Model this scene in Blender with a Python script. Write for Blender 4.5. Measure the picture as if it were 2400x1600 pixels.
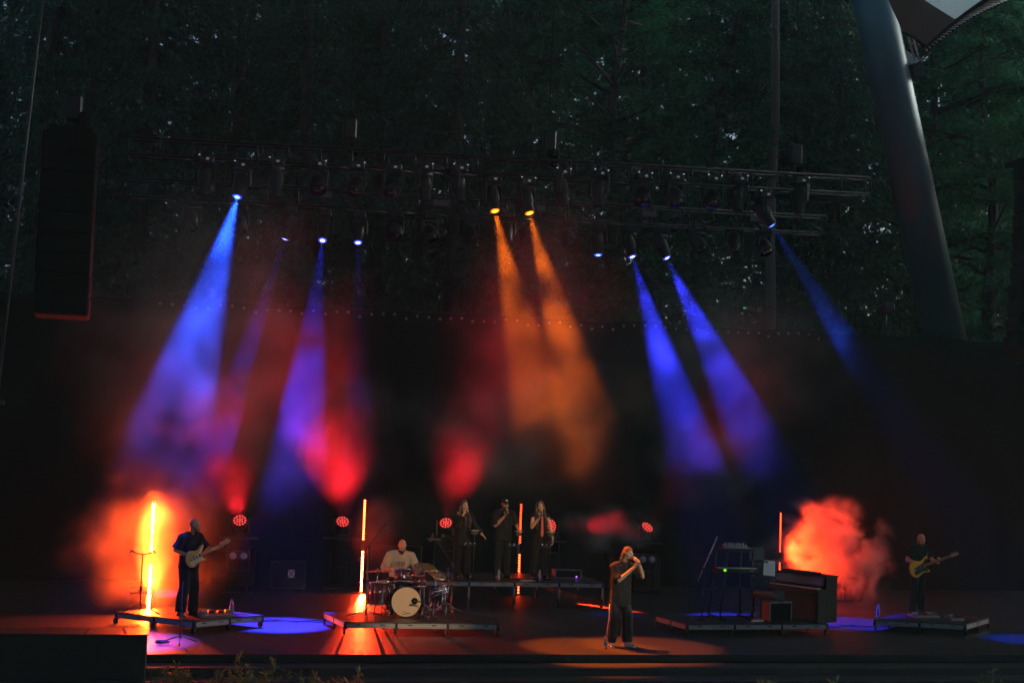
import bpy, bmesh, math, random
import numpy as np
from mathutils import Vector, Matrix, Quaternion, noise as mnoise

# ---------------------------------------------------------------- scene, camera, sky, sun, exposure
scene = bpy.context.scene
for o_ in list(bpy.data.objects):
    bpy.data.objects.remove(o_)
R = math.radians
CAM = Vector((0.0, -23.5, 3.5))          # 23.5 m in front of the stage edge, 3.5 m above the stage floor
YAW, PITCH, ROLL, FPX = R(13.0), R(4.15), R(2.0), 3333.0
_r = Vector((math.cos(YAW), -math.sin(YAW), 0)); _f0 = Vector((math.sin(YAW), math.cos(YAW), 0)); _z = Vector((0, 0, 1))
_f = _f0 * math.cos(PITCH) + _z * math.sin(PITCH)
_u = -_f0 * math.sin(PITCH) + _z * math.cos(PITCH)
CR = _r * math.cos(ROLL) + _u * math.sin(ROLL)
CU = _u * math.cos(ROLL) - _r * math.sin(ROLL)
CF = _f
camd = bpy.data.cameras.new('camera'); cam = bpy.data.objects.new('camera', camd); scene.collection.objects.link(cam)
cam.matrix_world = Matrix(((CR.x, CU.x, -CF.x, CAM.x), (CR.y, CU.y, -CF.y, CAM.y), (CR.z, CU.z, -CF.z, CAM.z), (0, 0, 0, 1)))
camd.sensor_width = 36.0; camd.lens = 36.0 * FPX / 2400.0
camd.clip_start = 0.5; camd.clip_end = 1500
scene.camera = cam

world = bpy.data.worlds.new('World'); scene.world = world; world.use_nodes = True
_n = world.node_tree.nodes; _bg = _n['Background']
sky = _n.new('ShaderNodeTexSky'); sky.sky_type = 'NISHITA'; sky.sun_disc = False
SUN_EL, SUN_AZ = R(22), R(78)            # dusk; the light left comes from the right, beyond the mast
sky.sun_elevation = SUN_EL; sky.sun_rotation = SUN_AZ; sky.altitude = 60; sky.air_density = 1.0; sky.dust_density = 4.0; sky.ozone_density = 3.0
world.node_tree.links.new(sky.outputs[0], _bg.inputs[0]); _bg.inputs[1].default_value = SKY_STRENGTH = 0.10
sund = bpy.data.lights.new('sun', 'SUN'); sund.energy = 2.3; sund.angle = R(14); sund.color = (0.90, 1.0, 0.95)
sun = bpy.data.objects.new('sun', sund); scene.collection.objects.link(sun)
_sd = Vector((math.sin(SUN_AZ) * math.cos(SUN_EL), math.cos(SUN_AZ) * math.cos(SUN_EL), math.sin(SUN_EL)))
sun.rotation_euler = _sd.to_track_quat('Z', 'Y').to_euler()
scene.view_settings.view_transform = 'Standard'; scene.view_settings.look = 'None'
scene.view_settings.exposure = 0.25; scene.view_settings.gamma = 1.0; scene.view_settings.use_curve_mapping = False
cy = scene.cycles
cy.use_denoising = True
try: cy.denoiser = 'OPENIMAGEDENOISE'
except Exception: pass
cy.max_bounces = 2; cy.diffuse_bounces = 1; cy.glossy_bounces = 1; cy.transmission_bounces = 3
cy.transparent_max_bounces = 8; cy.volume_bounces = 0
cy.volume_step_rate = 4.5; cy.volume_max_steps = 256
cy.sample_clamp_indirect = 4.0; cy.caustics_reflective = False; cy.caustics_refractive = False
cy.use_adaptive_sampling = False; cy.time_limit = 640; cy.adaptive_threshold = 0.04; cy.adaptive_min_samples = 16
cy.use_light_tree = True

# ---------------------------------------------------------------- pixels of the 2400 x 1600 photograph to directions
def ray(px, py):
    d = CF + CR * ((px - 1200) / FPX) - CU * ((py - 800) / FPX)
    return d
def on_z(px, py, z=0.0):
    d = ray(px, py); t = (z - CAM.z) / d.z; return CAM + d * t
def on_y(px, py, Y):
    d = ray(px, py); t = (Y - CAM.y) / d.y; return CAM + d * t
def on_wall(px, py, A, B):               # vertical plane through A and B
    n = Vector((-(B.y - A.y), B.x - A.x, 0)); d = ray(px, py); t = (A - CAM).dot(n) / d.dot(n); return CAM + d * t

# ---------------------------------------------------------------- materials
MATS = {}
def mat(name, col, rough=0.6, metal=0.0, var=0.2, scale=6.0, bump=0.0, bscale=40.0, spec=0.5, emit=None, estr=0.0, coat=0.0, alpha=None, trans=0.0, rvar=0.0):
    if name in MATS: return MATS[name]
    m = bpy.data.materials.new(name); m.use_nodes = True; nt = m.node_tree; b = nt.nodes['Principled BSDF']
    tc = nt.nodes.new('ShaderNodeTexCoord')
    if var > 0:
        nz = nt.nodes.new('ShaderNodeTexNoise'); nz.inputs['Scale'].default_value = scale; nz.inputs['Detail'].default_value = 4
        nt.links.new(tc.outputs['Object'], nz.inputs['Vector'])
        mx = nt.nodes.new('ShaderNodeMix'); mx.data_type = 'RGBA'
        mx.inputs['A'].default_value = tuple(c * (1 - var) for c in col) + (1,); mx.inputs['B'].default_value = tuple(min(1, c * (1 + var)) for c in col) + (1,)
        nt.links.new(nz.outputs['Fac'], mx.inputs['Factor']); nt.links.new(mx.outputs['Result'], b.inputs['Base Color'])
        if rvar > 0:
            mr = nt.nodes.new('ShaderNodeMapRange'); mr.inputs['From Min'].default_value = .3; mr.inputs['From Max'].default_value = .7
            mr.inputs['To Min'].default_value = rough - rvar; mr.inputs['To Max'].default_value = rough + rvar
            nt.links.new(nz.outputs['Fac'], mr.inputs['Value']); nt.links.new(mr.outputs[0], b.inputs['Roughness'])
    else:
        b.inputs['Base Color'].default_value = tuple(col) + (1,)
    b.inputs['Roughness'].default_value = rough; b.inputs['Metallic'].default_value = metal
    b.inputs['Specular IOR Level'].default_value = spec; b.inputs['Coat Weight'].default_value = coat
    if trans: b.inputs['Transmission Weight'].default_value = trans
    if bump > 0:
        n2 = nt.nodes.new('ShaderNodeTexNoise'); n2.inputs['Scale'].default_value = bscale; n2.inputs['Detail'].default_value = 3
        nt.links.new(tc.outputs['Object'], n2.inputs['Vector'])
        bp = nt.nodes.new('ShaderNodeBump'); bp.inputs['Strength'].default_value = bump; bp.inputs['Distance'].default_value = 0.02
        nt.links.new(n2.outputs['Fac'], bp.inputs['Height']); nt.links.new(bp.outputs['Normal'], b.inputs['Normal'])
    if emit is not None:
        b.inputs['Emission Color'].default_value = tuple(emit) + (1,); b.inputs['Emission Strength'].default_value = estr
    MATS[name] = m
    return m
def emitter(name, col, strength, sampled=False, front=None):
    m = mat(name, (0.02, 0.02, 0.02), 0.4, var=0, emit=col, estr=strength)
    m.cycles.emission_sampling = 'FRONT' if sampled else 'NONE'
    return m

BLACK = mat('black_painted_metal', (0.008, 0.008, 0.009), 0.5, var=0)
BLACKM = mat('black_matt_cloth', (0.006, 0.006, 0.0065), 0.95, var=0, spec=.1)
ALU = mat('aluminium', (0.55, 0.56, 0.57), 0.35, 1.0, var=.12, scale=14, rvar=.1)
ALUD = mat('dull_aluminium', (0.36, 0.38, 0.39), 0.5, 0.6, var=.25, scale=10, rvar=.1)
STEEL = mat('truss_steel', (0.045, 0.045, 0.05), 0.42, 0.7, var=.25, scale=9, rvar=.1)
CHROME = mat('chrome', (0.75, 0.76, 0.78), 0.12, 1.0, var=.05)
RUBBER = mat('black_rubber', (0.02, 0.02, 0.021), 0.8, var=.2)
DECKTOP = mat('phenolic_deck_top', (0.030, 0.026, 0.024), 0.36, var=.35, scale=5, bump=.25, bscale=90, rvar=.08)
PLASTIC = mat('black_plastic', (0.012, 0.012, 0.013), 0.38, var=.2)
WHITEP = mat('white_paint', (0.75, 0.75, 0.73), 0.5, var=.06)
WOODD = mat('dark_wood', (0.010, 0.006, 0.005), 0.5, var=.35, scale=12, spec=.3)

# ---------------------------------------------------------------- mesh builder
COL = scene.collection
class MB:
    def __init__(s): s.v = []; s.f = []; s.sm = []
    def add(s, vs, fs, smooth=False):
        o = len(s.v); s.v += [tuple(v) for v in vs]; s.f += [tuple(i + o for i in f) for f in fs]; s.sm += [smooth] * len(fs); return s
    def box(s, c, size, rot=None, taper=1.0):
        hx, hy, hz = (a / 2 for a in size); c = Vector(c)
        P = []
        for z in (-1, 1):
            k = taper if z > 0 else 1.0
            P += [Vector((x * hx * k, y * hy * k, z * hz)) for x, y in ((-1, -1), (1, -1), (1, 1), (-1, 1))]
        if rot is not None: P = [rot @ p for p in P]
        return s.add([p + c for p in P], [(3, 2, 1, 0), (4, 5, 6, 7), (0, 1, 5, 4), (1, 2, 6, 5), (2, 3, 7, 6), (3, 0, 4, 7)])
    def bbox(s, c, size, b=0.01, rot=None):  # box with chamfered edges
        hx, hy, hz = (a / 2 for a in size); b = min(b, hx * .9, hy * .9, hz * .9); c = Vector(c)
        bm = bmesh.new(); bmesh.ops.create_cube(bm, size=1.0)
        for v in bm.verts: v.co = Vector((v.co.x * size[0], v.co.y * size[1], v.co.z * size[2]))
        bmesh.ops.bevel(bm, geom=bm.edges[:], offset=b, segments=1, affect='EDGES')
        bm.verts.index_update()
        vs = [(rot @ v.co if rot is not None else v.co) + c for v in bm.verts]; fs = [[v.index for v in f.verts] for f in bm.faces]
        bm.free(); return s.add(vs, fs)
    def cyl(s, p0, p1, r0, r1=None, n=12, caps=True, smooth=True):
        r1 = r0 if r1 is None else r1; p0 = Vector(p0); p1 = Vector(p1); d = p1 - p0
        q = d.to_track_quat('Z', 'Y') if d.length > 1e-9 else Quaternion()
        X = q @ Vector((1, 0, 0)); Y = q @ Vector((0, 1, 0)); o = len(s.v)
        for p, r in ((p0, r0), (p1, r1)):
            for i in range(n):
                a = 2 * math.pi * i / n; s.v.append(tuple(p + X * (math.cos(a) * r) + Y * (math.sin(a) * r)))
        for i in range(n):
            j = (i + 1) % n; s.f.append((o + i, o + j, o + n + j, o + n + i)); s.sm.append(smooth)
        if caps:
            s.f.append(tuple(o + i for i in reversed(range(n)))); s.f.append(tuple(o + n + i for i in range(n))); s.sm += [False, False]
        return s
    def tube(s, path, r, n=8, closed=False):
        path = [Vector(p) for p in path]; o = len(s.v); N = len(path); rr = r if isinstance(r, (list, tuple)) else [r] * N
        prev = None
        for i, p in enumerate(path):
            a = path[(i - 1) % N] if (closed or i > 0) else p; b = path[(i + 1) % N] if (closed or i < N - 1) else p
            t = (b - a).normalized()
            if prev is None:
                X = t.orthogonal().normalized()
            else:
                X = prev - t * prev.dot(t); X = X.normalized() if X.length > 1e-6 else t.orthogonal().normalized()
            prev = X; Y = t.cross(X)
            for k in range(n):
                g = 2 * math.pi * k / n; s.v.append(tuple(p + X * (math.cos(g) * rr[i]) + Y * (math.sin(g) * rr[i])))
        for i in range(N if closed else N - 1):
            j = (i + 1) % N
            for k in range(n):
                l = (k + 1) % n; s.f.append((o + i * n + k, o + i * n + l, o + j * n + l, o + j * n + k)); s.sm.append(True)
        if not closed:
            s.f.append(tuple(o + k for k in reversed(range(n)))); s.f.append(tuple(o + (N - 1) * n + k for k in range(n))); s.sm += [False, False]
        return s
    def lathe(s, prof, origin=(0, 0, 0), axis=(0, 0, 1), n=20, smooth=True, caps=True):   # prof: (r, h) pairs
        origin = Vector(origin); q = Vector(axis).to_track_quat('Z', 'Y'); o = len(s.v)
        for r, h in prof:
            for k in range(n):
                g = 2 * math.pi * k / n; s.v.append(tuple(origin + q @ Vector((math.cos(g) * r, math.sin(g) * r, h))))
        for i in range(len(prof) - 1):
            for k in range(n):
                l = (k + 1) % n; s.f.append((o + i * n + k, o + i * n + l, o + (i + 1) * n + l, o + (i + 1) * n + k)); s.sm.append(smooth)
        if not caps: return s
        if prof[0][0] > 1e-6: s.f.append(tuple(o + k for k in reversed(range(n)))); s.sm.append(False)
        if prof[-1][0] > 1e-6: s.f.append(tuple(o + (len(prof) - 1) * n + k for k in range(n))); s.sm.append(False)
        return s
    def ell(s, c, rad, rot=None, nu=14, nv=9):
        c = Vector(c); rad = (rad,) * 3 if not isinstance(rad, (tuple, list)) else rad; o = len(s.v)
        for i in range(nv + 1):
            th = math.pi * i / nv
            for k in range(nu):
                ph = 2 * math.pi * k / nu
                p = Vector((math.sin(th) * math.cos(ph) * rad[0], math.sin(th) * math.sin(ph) * rad[1], math.cos(th) * rad[2]))
                s.v.append(tuple((rot @ p if rot is not None else p) + c))
        for i in range(nv):
            for k in range(nu):
                l = (k + 1) % nu; s.f.append((o + i * nu + k, o + (i + 1) * nu + k, o + (i + 1) * nu + l, o + i * nu + l)); s.sm.append(True)
        return s
    def loft(s, rings, n=20, smooth=True):   # rings: (center, rx, ry[, rot])
        o = len(s.v)
        for rg in rings:
            c = Vector(rg[0]); rot = rg[3] if len(rg) > 3 else None
            for k in range(n):
                g = 2 * math.pi * k / n; p = Vector((math.cos(g) * rg[1], math.sin(g) * rg[2], 0))
                s.v.append(tuple((rot @ p if rot is not None else p) + c))
        for i in range(len(rings) - 1):
            for k in range(n):
                l = (k + 1) % n; s.f.append((o + i * n + k, o + i * n + l, o + (i + 1) * n + l, o + (i + 1) * n + k)); s.sm.append(smooth)
        s.f.append(tuple(o + k for k in reversed(range(n)))); s.f.append(tuple(o + (len(rings) - 1) * n + k for k in range(n))); s.sm += [False, False]
        return s
    def caps(s, p0, r0, p1, r1):             # tapered capsule
        s.cyl(p0, p1, r0, r1, 14); s.ell(p0, r0, nu=14, nv=8); s.ell(p1, r1, nu=14, nv=8); return s
    def chain(s, pts):                       # pts: (p, r)
        for (a, ra), (b, rb) in zip(pts, pts[1:]): s.caps(a, ra, b, rb)
        return s
    def extrude(s, outline, t0, t1, O=(0, 0, 0), U=(1, 0, 0), V=(0, 1, 0), inset=0.0):  # 2-d outline extruded along U x V
        O = Vector(O); U = Vector(U); V = Vector(V); W = U.cross(V); n = len(outline); o = len(s.v)
        cx = sum(p[0] for p in outline) / n; cy_ = sum(p[1] for p in outline) / n
        lv = [(t0, inset), (t0 + inset, 0), (t1 - inset, 0), (t1, inset)] if inset > 0 else [(t0, 0), (t1, 0)]
        for t, ins in lv:
            for x, y in outline:
                dx, dy = x - cx, y - cy_; L = math.hypot(dx, dy) or 1
                s.v.append(tuple(O + U * (x - dx / L * ins) + V * (y - dy / L * ins) + W * t))
        for i in range(len(lv) - 1):
            for k in range(n):
                l = (k + 1) % n; s.f.append((o + i * n + k, o + i * n + l, o + (i + 1) * n + l, o + (i + 1) * n + k)); s.sm.append(False)
        s.f.append(tuple(o + k for k in reversed(range(n)))); s.f.append(tuple(o + (len(lv) - 1) * n + k for k in range(n))); s.sm += [False, False]
        return s
    def mesh(s, name):
        me = bpy.data.meshes.new(name); me.from_pydata(s.v, [], s.f)
        me.polygons.foreach_set('use_smooth', s.sm); me.update(); return me
    def build(s, name, m, parent=None, loc=None, rot=None):
        me = s.mesh(name); me.materials.append(m); return link(name, me, parent, loc, rot)
def link(name, data, parent=None, loc=None, rot=None):
    o = bpy.data.objects.new(name, data); COL.objects.link(o)
    if parent is not None: o.parent = parent
    if loc is not None: o.location = loc
    if rot is not None:
        if isinstance(rot, Matrix): o.rotation_euler = rot.to_euler()
        elif isinstance(rot, (int, float)): o.rotation_euler = (0, 0, rot)
        else: o.rotation_euler = rot
    return o
def tag(o, label=None, cat=None, group=None, kind=None):
    if label: o['label'] = label
    if cat: o['category'] = cat
    if group: o['group'] = group
    if kind: o['kind'] = kind
    return o
def thing(name, label, cat, loc=(0, 0, 0), rot=0.0, group=None):
    o = link(name, None, None, loc, rot); o.empty_display_size = .2; return tag(o, label, cat, group)
def copy_tree(o, parent=None):
    c = o.copy(); COL.objects.link(c); c.parent = parent
    for ch in list(o.children): copy_tree(ch, c)
    return c
ORD = ['first', 'second', 'third', 'fourth', 'fifth', 'sixth', 'seventh', 'eighth', 'ninth', 'tenth', 'eleventh', 'twelfth', 'thirteenth', 'fourteenth', 'fifteenth', 'sixteenth', 'seventeenth', 'eighteenth', 'nineteenth', 'twentieth']
rnd = random.Random(7)
# ================================================================ THE SETTING
# ---- stage floor of narrow boards running along the stage front
def floor_material():
    m = bpy.data.materials.new('black_stage_boards'); m.use_nodes = True; nt = m.node_tree; b = nt.nodes['Principled BSDF']
    tc = nt.nodes.new('ShaderNodeTexCoord'); sp = nt.nodes.new('ShaderNodeSeparateXYZ'); nt.links.new(tc.outputs['Object'], sp.inputs[0])
    wob = nt.nodes.new('ShaderNodeTexNoise'); wob.inputs['Scale'].default_value = 1.2; nt.links.new(tc.outputs['Object'], wob.inputs['Vector'])
    mp = nt.nodes.new('ShaderNodeMapping'); mp.inputs['Scale'].default_value = (0.5, 7.0, 1); nt.links.new(tc.outputs['Object'], mp.inputs['Vector'])
    nz = nt.nodes.new('ShaderNodeTexNoise'); nz.inputs['Scale'].default_value = 2.2; nz.inputs['Detail'].default_value = 5; nt.links.new(mp.outputs[0], nz.inputs['Vector'])
    br = nt.nodes.new('ShaderNodeTexBrick'); br.inputs['Scale'].default_value = 1.0; br.inputs['Brick Width'].default_value = 3.2; br.inputs['Row Height'].default_value = 0.14
    br.inputs['Mortar Size'].default_value = 0.006; br.inputs['Color1'].default_value = (.8, .8, .8, 1); br.inputs['Color2'].default_value = (.45, .45, .45, 1); br.inputs['Mortar'].default_value = (0, 0, 0, 1)
    nt.links.new(tc.outputs['Object'], br.inputs['Vector'])
    mx = nt.nodes.new('ShaderNodeMix'); mx.data_type = 'RGBA'; mx.inputs['A'].default_value = (.008, .008, .008, 1); mx.inputs['B'].default_value = (.024, .024, .024, 1); b.inputs['Specular IOR Level'].default_value = .36
    ad = nt.nodes.new('ShaderNodeMath'); ad.operation = 'MULTIPLY'; nt.links.new(nz.outputs['Fac'], ad.inputs[0]); nt.links.new(br.outputs['Color'], ad.inputs[1])
    nt.links.new(ad.outputs[0], mx.inputs['Factor']); nt.links.new(mx.outputs['Result'], b.inputs['Base Color'])
    mr = nt.nodes.new('ShaderNodeMapRange'); mr.inputs['To Min'].default_value = .38; mr.inputs['To Max'].default_value = .60; nt.links.new(nz.outputs['Fac'], mr.inputs['Value'])
    nt.links.new(mr.outputs[0], b.inputs['Roughness'])
    hs = nt.nodes.new('ShaderNodeMath'); hs.operation = 'ADD'; nt.links.new(nz.outputs['Fac'], hs.inputs[0]); nt.links.new(br.outputs['Color'], hs.inputs[1])
    bp = nt.nodes.new('ShaderNodeBump'); bp.inputs['Strength'].default_value = .8; bp.inputs['Distance'].default_value = .018; nt.links.new(hs.outputs[0], bp.inputs['Height'])
    nt.links.new(bp.outputs['Normal'], b.inputs['Normal'])
    return m
FLOOR = floor_material()
XL, XR = -14.0, 27.0
st = MB().box(((XL + XR) / 2, 7.0, -.06), (XR - XL, 14.0, .12)).build('stage_floor', FLOOR); tag(st, 'black boarded stage floor', kind='structure')
STEPM = mat('dark_step_boards', (.022, .022, .022), .5, var=.3, scale=3, bump=.3, bscale=30)
un = MB().box(((XL + XR) / 2, 7.02, -.55), (XR - XL, 13.9, .86)).build('stage_base', BLACKM); tag(un, 'black base under the stage', kind='structure')
for i in range(4):
    zt = -.135 * (i + 1)
    s_ = MB().bbox(((XL + XR) / 2, -.26 - .5 * i, zt - .1), (XR - XL, .51, .2), .012).build('stage_step', STEPM); tag(s_, kind='structure')
# ---- ground, one sheet with the hillside that rises behind the stage
GROUND = mat('forest_ground', (.028, .026, .016), .95, var=.5, scale=.8, bump=.6, bscale=3)
def hill_z(x, y):
    t = max(0.0, (y - 14.0)); z = -.75 + (3.6 * (1 - math.exp(-t / 3.0)) + t * .145 if t > 0 else 0)
    if t > 90: z -= (t - 90) * .145
    b_ = max(0.0, -34.0 - y, -26.0 - x)          # unseen amphitheatre bowl, raised behind and at the left to block low sky
    if y < 14: z += min(b_ * .5, 26.0)
    z += .6 * mnoise.noise(Vector((x * .07, y * .07, 3.1))) * min(1, t / 8)
    return z
gx = np.concatenate([np.linspace(-115, -58, 6), np.linspace(-50, 80, 53), np.linspace(86, 155, 8)])
gy = np.concatenate([np.linspace(-135, -96, 5), np.linspace(-90, 12, 22), np.linspace(14, 120, 50), np.linspace(124, 135, 3)])
gm = MB(); nx, ny = len(gx), len(gy)
gm.add([(x, y, hill_z(x, y)) for y in gy for x in gx], [(j * nx + i, j * nx + i + 1, (j + 1) * nx + i + 1, (j + 1) * nx + i) for j in range(ny - 1) for i in range(nx - 1)], True)
tag(gm.build('ground', GROUND), 'forest ground rising into a hillside', kind='structure')

# ---- black backdrop cloth with grommets, at the back of the stage
BY = 11.5
bd = thing('backdrop_curtain', 'long black backdrop cloth behind the stage with metal eyelets along its top', 'curtain', (0, BY, 0))
cm = MB(); NX = 700
xs = [XL + (XR - XL) * i / NX for i in range(NX + 1)]
def fold(x): return .012 * math.sin(x * 4.3 + 1.5 * math.sin(x * 1.7))
def top_z(x): return 6.72 + .035 * math.sin(x * 2.3) * math.sin(x * .7) + .006 * (x - 6)
zz = [0.0, 2.5, 5.0, 6.3, 1.0]
vs = []; fs = []
for i, x in enumerate(xs):
    tz = top_z(x)
    for j, z in enumerate((.01, 2.5, 5.0, 6.35, tz)): vs.append((x, fold(x) * (.4 if j == 4 else 1), min(z, tz)))
for i in range(NX):
    for j in range(4): fs.append((i * 5 + j, i * 5 + 5 + j, i * 5 + 6 + j, i * 5 + 1 + j))
cm.add(vs, fs, True); c_ = cm.build('cloth', BLACKM, bd); sol = c_.modifiers.new('thick', 'SOLIDIFY'); sol.thickness = .012
MB().cyl((XL, .06, 6.60), (XR, .06, 6.80), .03, n=8).build('top_rail', STEEL, bd)
ring = MB(); ring.tube([(math.cos(a) * .026, 0, math.sin(a) * .026) for a in [k * math.pi / 5 for k in range(10)]], .009, 5, True)
rme = ring.mesh('grommet'); rme.materials.append(ALU)
gxs = []
x_ = -.6
while x_ < 16.5:
    gxs.append(x_); x_ += .285 + rnd.uniform(-.01, .01)
for x in gxs:
    link('grommet', rme, bd, (x, -.09, top_z(x) - .1 - rnd.choice((0, .0, .02, .09))))

# ---- black wing platform at the left in front of the stage
WINGTOP = mat('black_wing_top', (.02, .018, .017), .4, var=.3, bump=.2)
A_ = on_z(345, 1486, .42); B_ = on_z(332, 1471, .42)
wp = thing('wing_platform', 'black box platform at the bottom left in front of the stage', 'platform', (A_.x, A_.y, -.75))
wl = 7.0; wd = max(.6, B_.y - A_.y)
MB().bbox((-wl / 2, wd / 2, .575), (wl, wd, 1.15), .012).build('body', BLACK, wp)
MB().bbox((-wl / 2, wd / 2, 1.162), (wl + .03, wd + .03, .02), .006).build('top', WINGTOP, wp)
for xx, r_ in ((-.35, .1), (-.9, -.05), (-2.6, .35), (-2.9, .3), (-3.1, -.1)):
    MB().box((xx, wd * .5, 1.176), (.035, wd * .8, .006), Matrix.Rotation(r_, 3, 'Z')).build('marking_tape', RUBBER, wp)

# ---- leaning roof mast behind the backdrop
MAST = mat('grey_blue_mast_paint', (.055, .125, .150), .5, var=.12, scale=1.5, bump=.1)
MY = 13.6
m0 = on_y(2207, 760, MY); m1 = on_y(2046, 0, MY + .3)
ax_ = (m1 - m0); lo = m0 - ax_ * .42; hi = m0 + ax_ * 1.7
ms = thing('roof_mast', 'huge leaning grey tubular roof mast at the right behind the stage', 'mast', lo)
MB().lathe([(.60, 0), (.60, (hi - lo).length)], (0, 0, 0), hi - lo, 40).build('tube', MAST, ms)
an = ax_.normalized(); mr_ = CR
# bracket collar low on the mast's right side
def mast_at(py): # point on the mast axis at picture row py
    t = (760 - py) / 760; return m0 + ax_ * t
pb = mast_at(165) - lo
side = (CR - an * CR.dot(an)).normalized(); fwd = an.cross(side)
if fwd.dot(CF) > 0: fwd = -fwd
WPL = mat('white_galvanised_plate', (.55, .58, .62), .4, .3, var=.1)
rm_ = Matrix((side, -fwd, an)).transposed()
MB().box(pb + side * .78 + fwd * .1, (.42, .5, .05), rm_).add([], []).build('bracket_plate', WPL, ms)
MB().box(pb + side * .80 + fwd * .1 - an * .22, (.34, .42, .40), rm_, 1.0).build('bracket_housing', BLACK, ms)
MB().extrude([(0, 0), (.45, 0), (.0, .5)], -.02, .02, pb + side * .58 + an * .03 - fwd * .02, side, an).build('gusset', WPL, ms)
lad = MB()
for s2, r2 in ((.62, .03), (.74, .03)):
    lad.cyl(pb + side * (s2 + .16) + fwd * .15 + an * .05, pb + side * (s2 + .0) + fwd * .15 + an * 3.2, r2, n=8)
ld = lad.build('ladder_rails', ALUD, ms)
for k in range(9):
    q_ = .25 + k * .33; sh = .16 * (1 - q_ / 3.2)
    MB().cyl(pb + side * (.62 + sh) + fwd * .15 + an * q_, pb + side * (.74 + sh) + fwd * .15 + an * q_, .02, n=6).build('ladder_rung', ALUD, ms)
MB().cyl(pb + side * .95 + fwd * .1 + an * .05, pb + side * 1.18 + fwd * .1 + an * .12, .04, n=8).build('stay_pin', CHROME, ms)

# ---- membrane roof corner with its edge cable, top right
MEMB = mat('roof_membrane_shaded', (.16, .19, .19), .7, var=.12, scale=2, bump=.1)  # darker copy of the membrane; the underside's shade is in its colour
MEMB2 = mat('roof_membrane_lit', (.62, .68, .68), .75, var=.08, scale=2)  # paler copy of the same membrane where daylight strikes it
def translucent(m, w, col):
    nt = m.node_tree; b = nt.nodes['Principled BSDF']; tl = nt.nodes.new('ShaderNodeBsdfTranslucent'); tl.inputs['Color'].default_value = col + (1,)
    ms = nt.nodes.new('ShaderNodeMixShader'); ms.inputs[0].default_value = w; nt.links.new(b.outputs[0], ms.inputs[1]); nt.links.new(tl.outputs[0], ms.inputs[2])
    nt.links.new(ms.outputs[0], [n for n in nt.nodes if n.type == 'OUTPUT_MATERIAL'][0].inputs['Surface'])
translucent(MEMB, .10, (.3, .38, .38)); translucent(MEMB2, .55, (.70, .85, .90))
CANOPY = mat('shading_canopy_cloth', (.22, .24, .24), .8, var=.1)  # opaque, so the canopy keeps skylight off the stage
def mp_(px, py, Y): return on_y(px, py, Y)
RY = 12.2
rf = thing('membrane_roof', 'corner of the pale membrane roof with cable edge beside the mast', 'roof', mp_(2170, 112, RY))
O_ = rf.location.copy()
def sheet(name, pts, m, parent, thick=.03):
    b_ = MB(); P = [Vector(p) - O_ for p in pts]; nrm = (P[1] - P[0]).cross(P[2] - P[0]).normalized() * thick
    n = len(P); b_.add(P + [p + nrm for p in P], [tuple(range(n))[::-1], tuple(range(n, 2 * n))] + [(i, (i + 1) % n, n + (i + 1) % n, n + i) for i in range(n)])
    return b_.build(name, m, parent)
# underside: sags back and up towards the audience roof
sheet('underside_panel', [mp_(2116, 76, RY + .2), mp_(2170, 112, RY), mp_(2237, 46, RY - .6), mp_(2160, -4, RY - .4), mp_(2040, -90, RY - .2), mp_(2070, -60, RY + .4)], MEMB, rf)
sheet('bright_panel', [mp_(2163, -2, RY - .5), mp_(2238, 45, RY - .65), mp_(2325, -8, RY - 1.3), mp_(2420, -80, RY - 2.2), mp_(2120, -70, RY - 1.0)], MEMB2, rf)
ec = [mp_(2168, 112, RY)] + [mp_(2176 + 194 * t, 118 - 118 * t - 14 * math.sin(t * math.pi), RY - 1.5 * t) for t in [k / 12 for k in range(13)]] + [mp_(2440, -48, RY - 2.0)]
ei = [mp_(2168, 108, RY)] + [mp_(2170 + 150 * t, 112 - 118 * t - 6 * math.sin(t * math.pi), RY - 1.4 * t) for t in [k / 12 for k in range(13)]]
MB().tube([p - O_ for p in ec], .035, 8).build('edge_cable', BLACK, rf)
MB().tube([p - O_ for p in ei], .06, 8).build('edge_hem', BLACK, rf)
for k in range(13):
    a_ = ei[k + 1] if k + 1 < len(ei) else ei[-1]; b_ = ec[k + 1]
    dd = (b_ - a_); tt = (ec[k + 2] - ec[k + 1]).normalized() * .05
    for sg in (-1, 1):
        MB().cyl(a_ + dd * .25 + tt * sg - O_ - CF * .08, b_ + tt * sg - O_ - CF * .08, .016, n=6).build('cable_clamp', ALU, rf)
MB().tube([mp_(2116, 76, RY + .2) - O_, mp_(2142, 88, RY + .1) - O_, mp_(2170, 112, RY) - O_], .05, 8).build('corner_edge', BLACK, rf)
MB().cyl(mp_(2180, 124, RY) - O_, mp_(2140, 158, RY + .6) - O_, .02, n=6).build('stay_cable', BLACK, rf)
# canopy over stage front and audience, unseen, added to shade the stage
sheet('shading_canopy', [(19.5, 11.6, 16.6), (-30, 11.6, 17.2), (-34, -45, 25), (27, -45, 25)], CANOPY, rf, .02)
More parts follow.
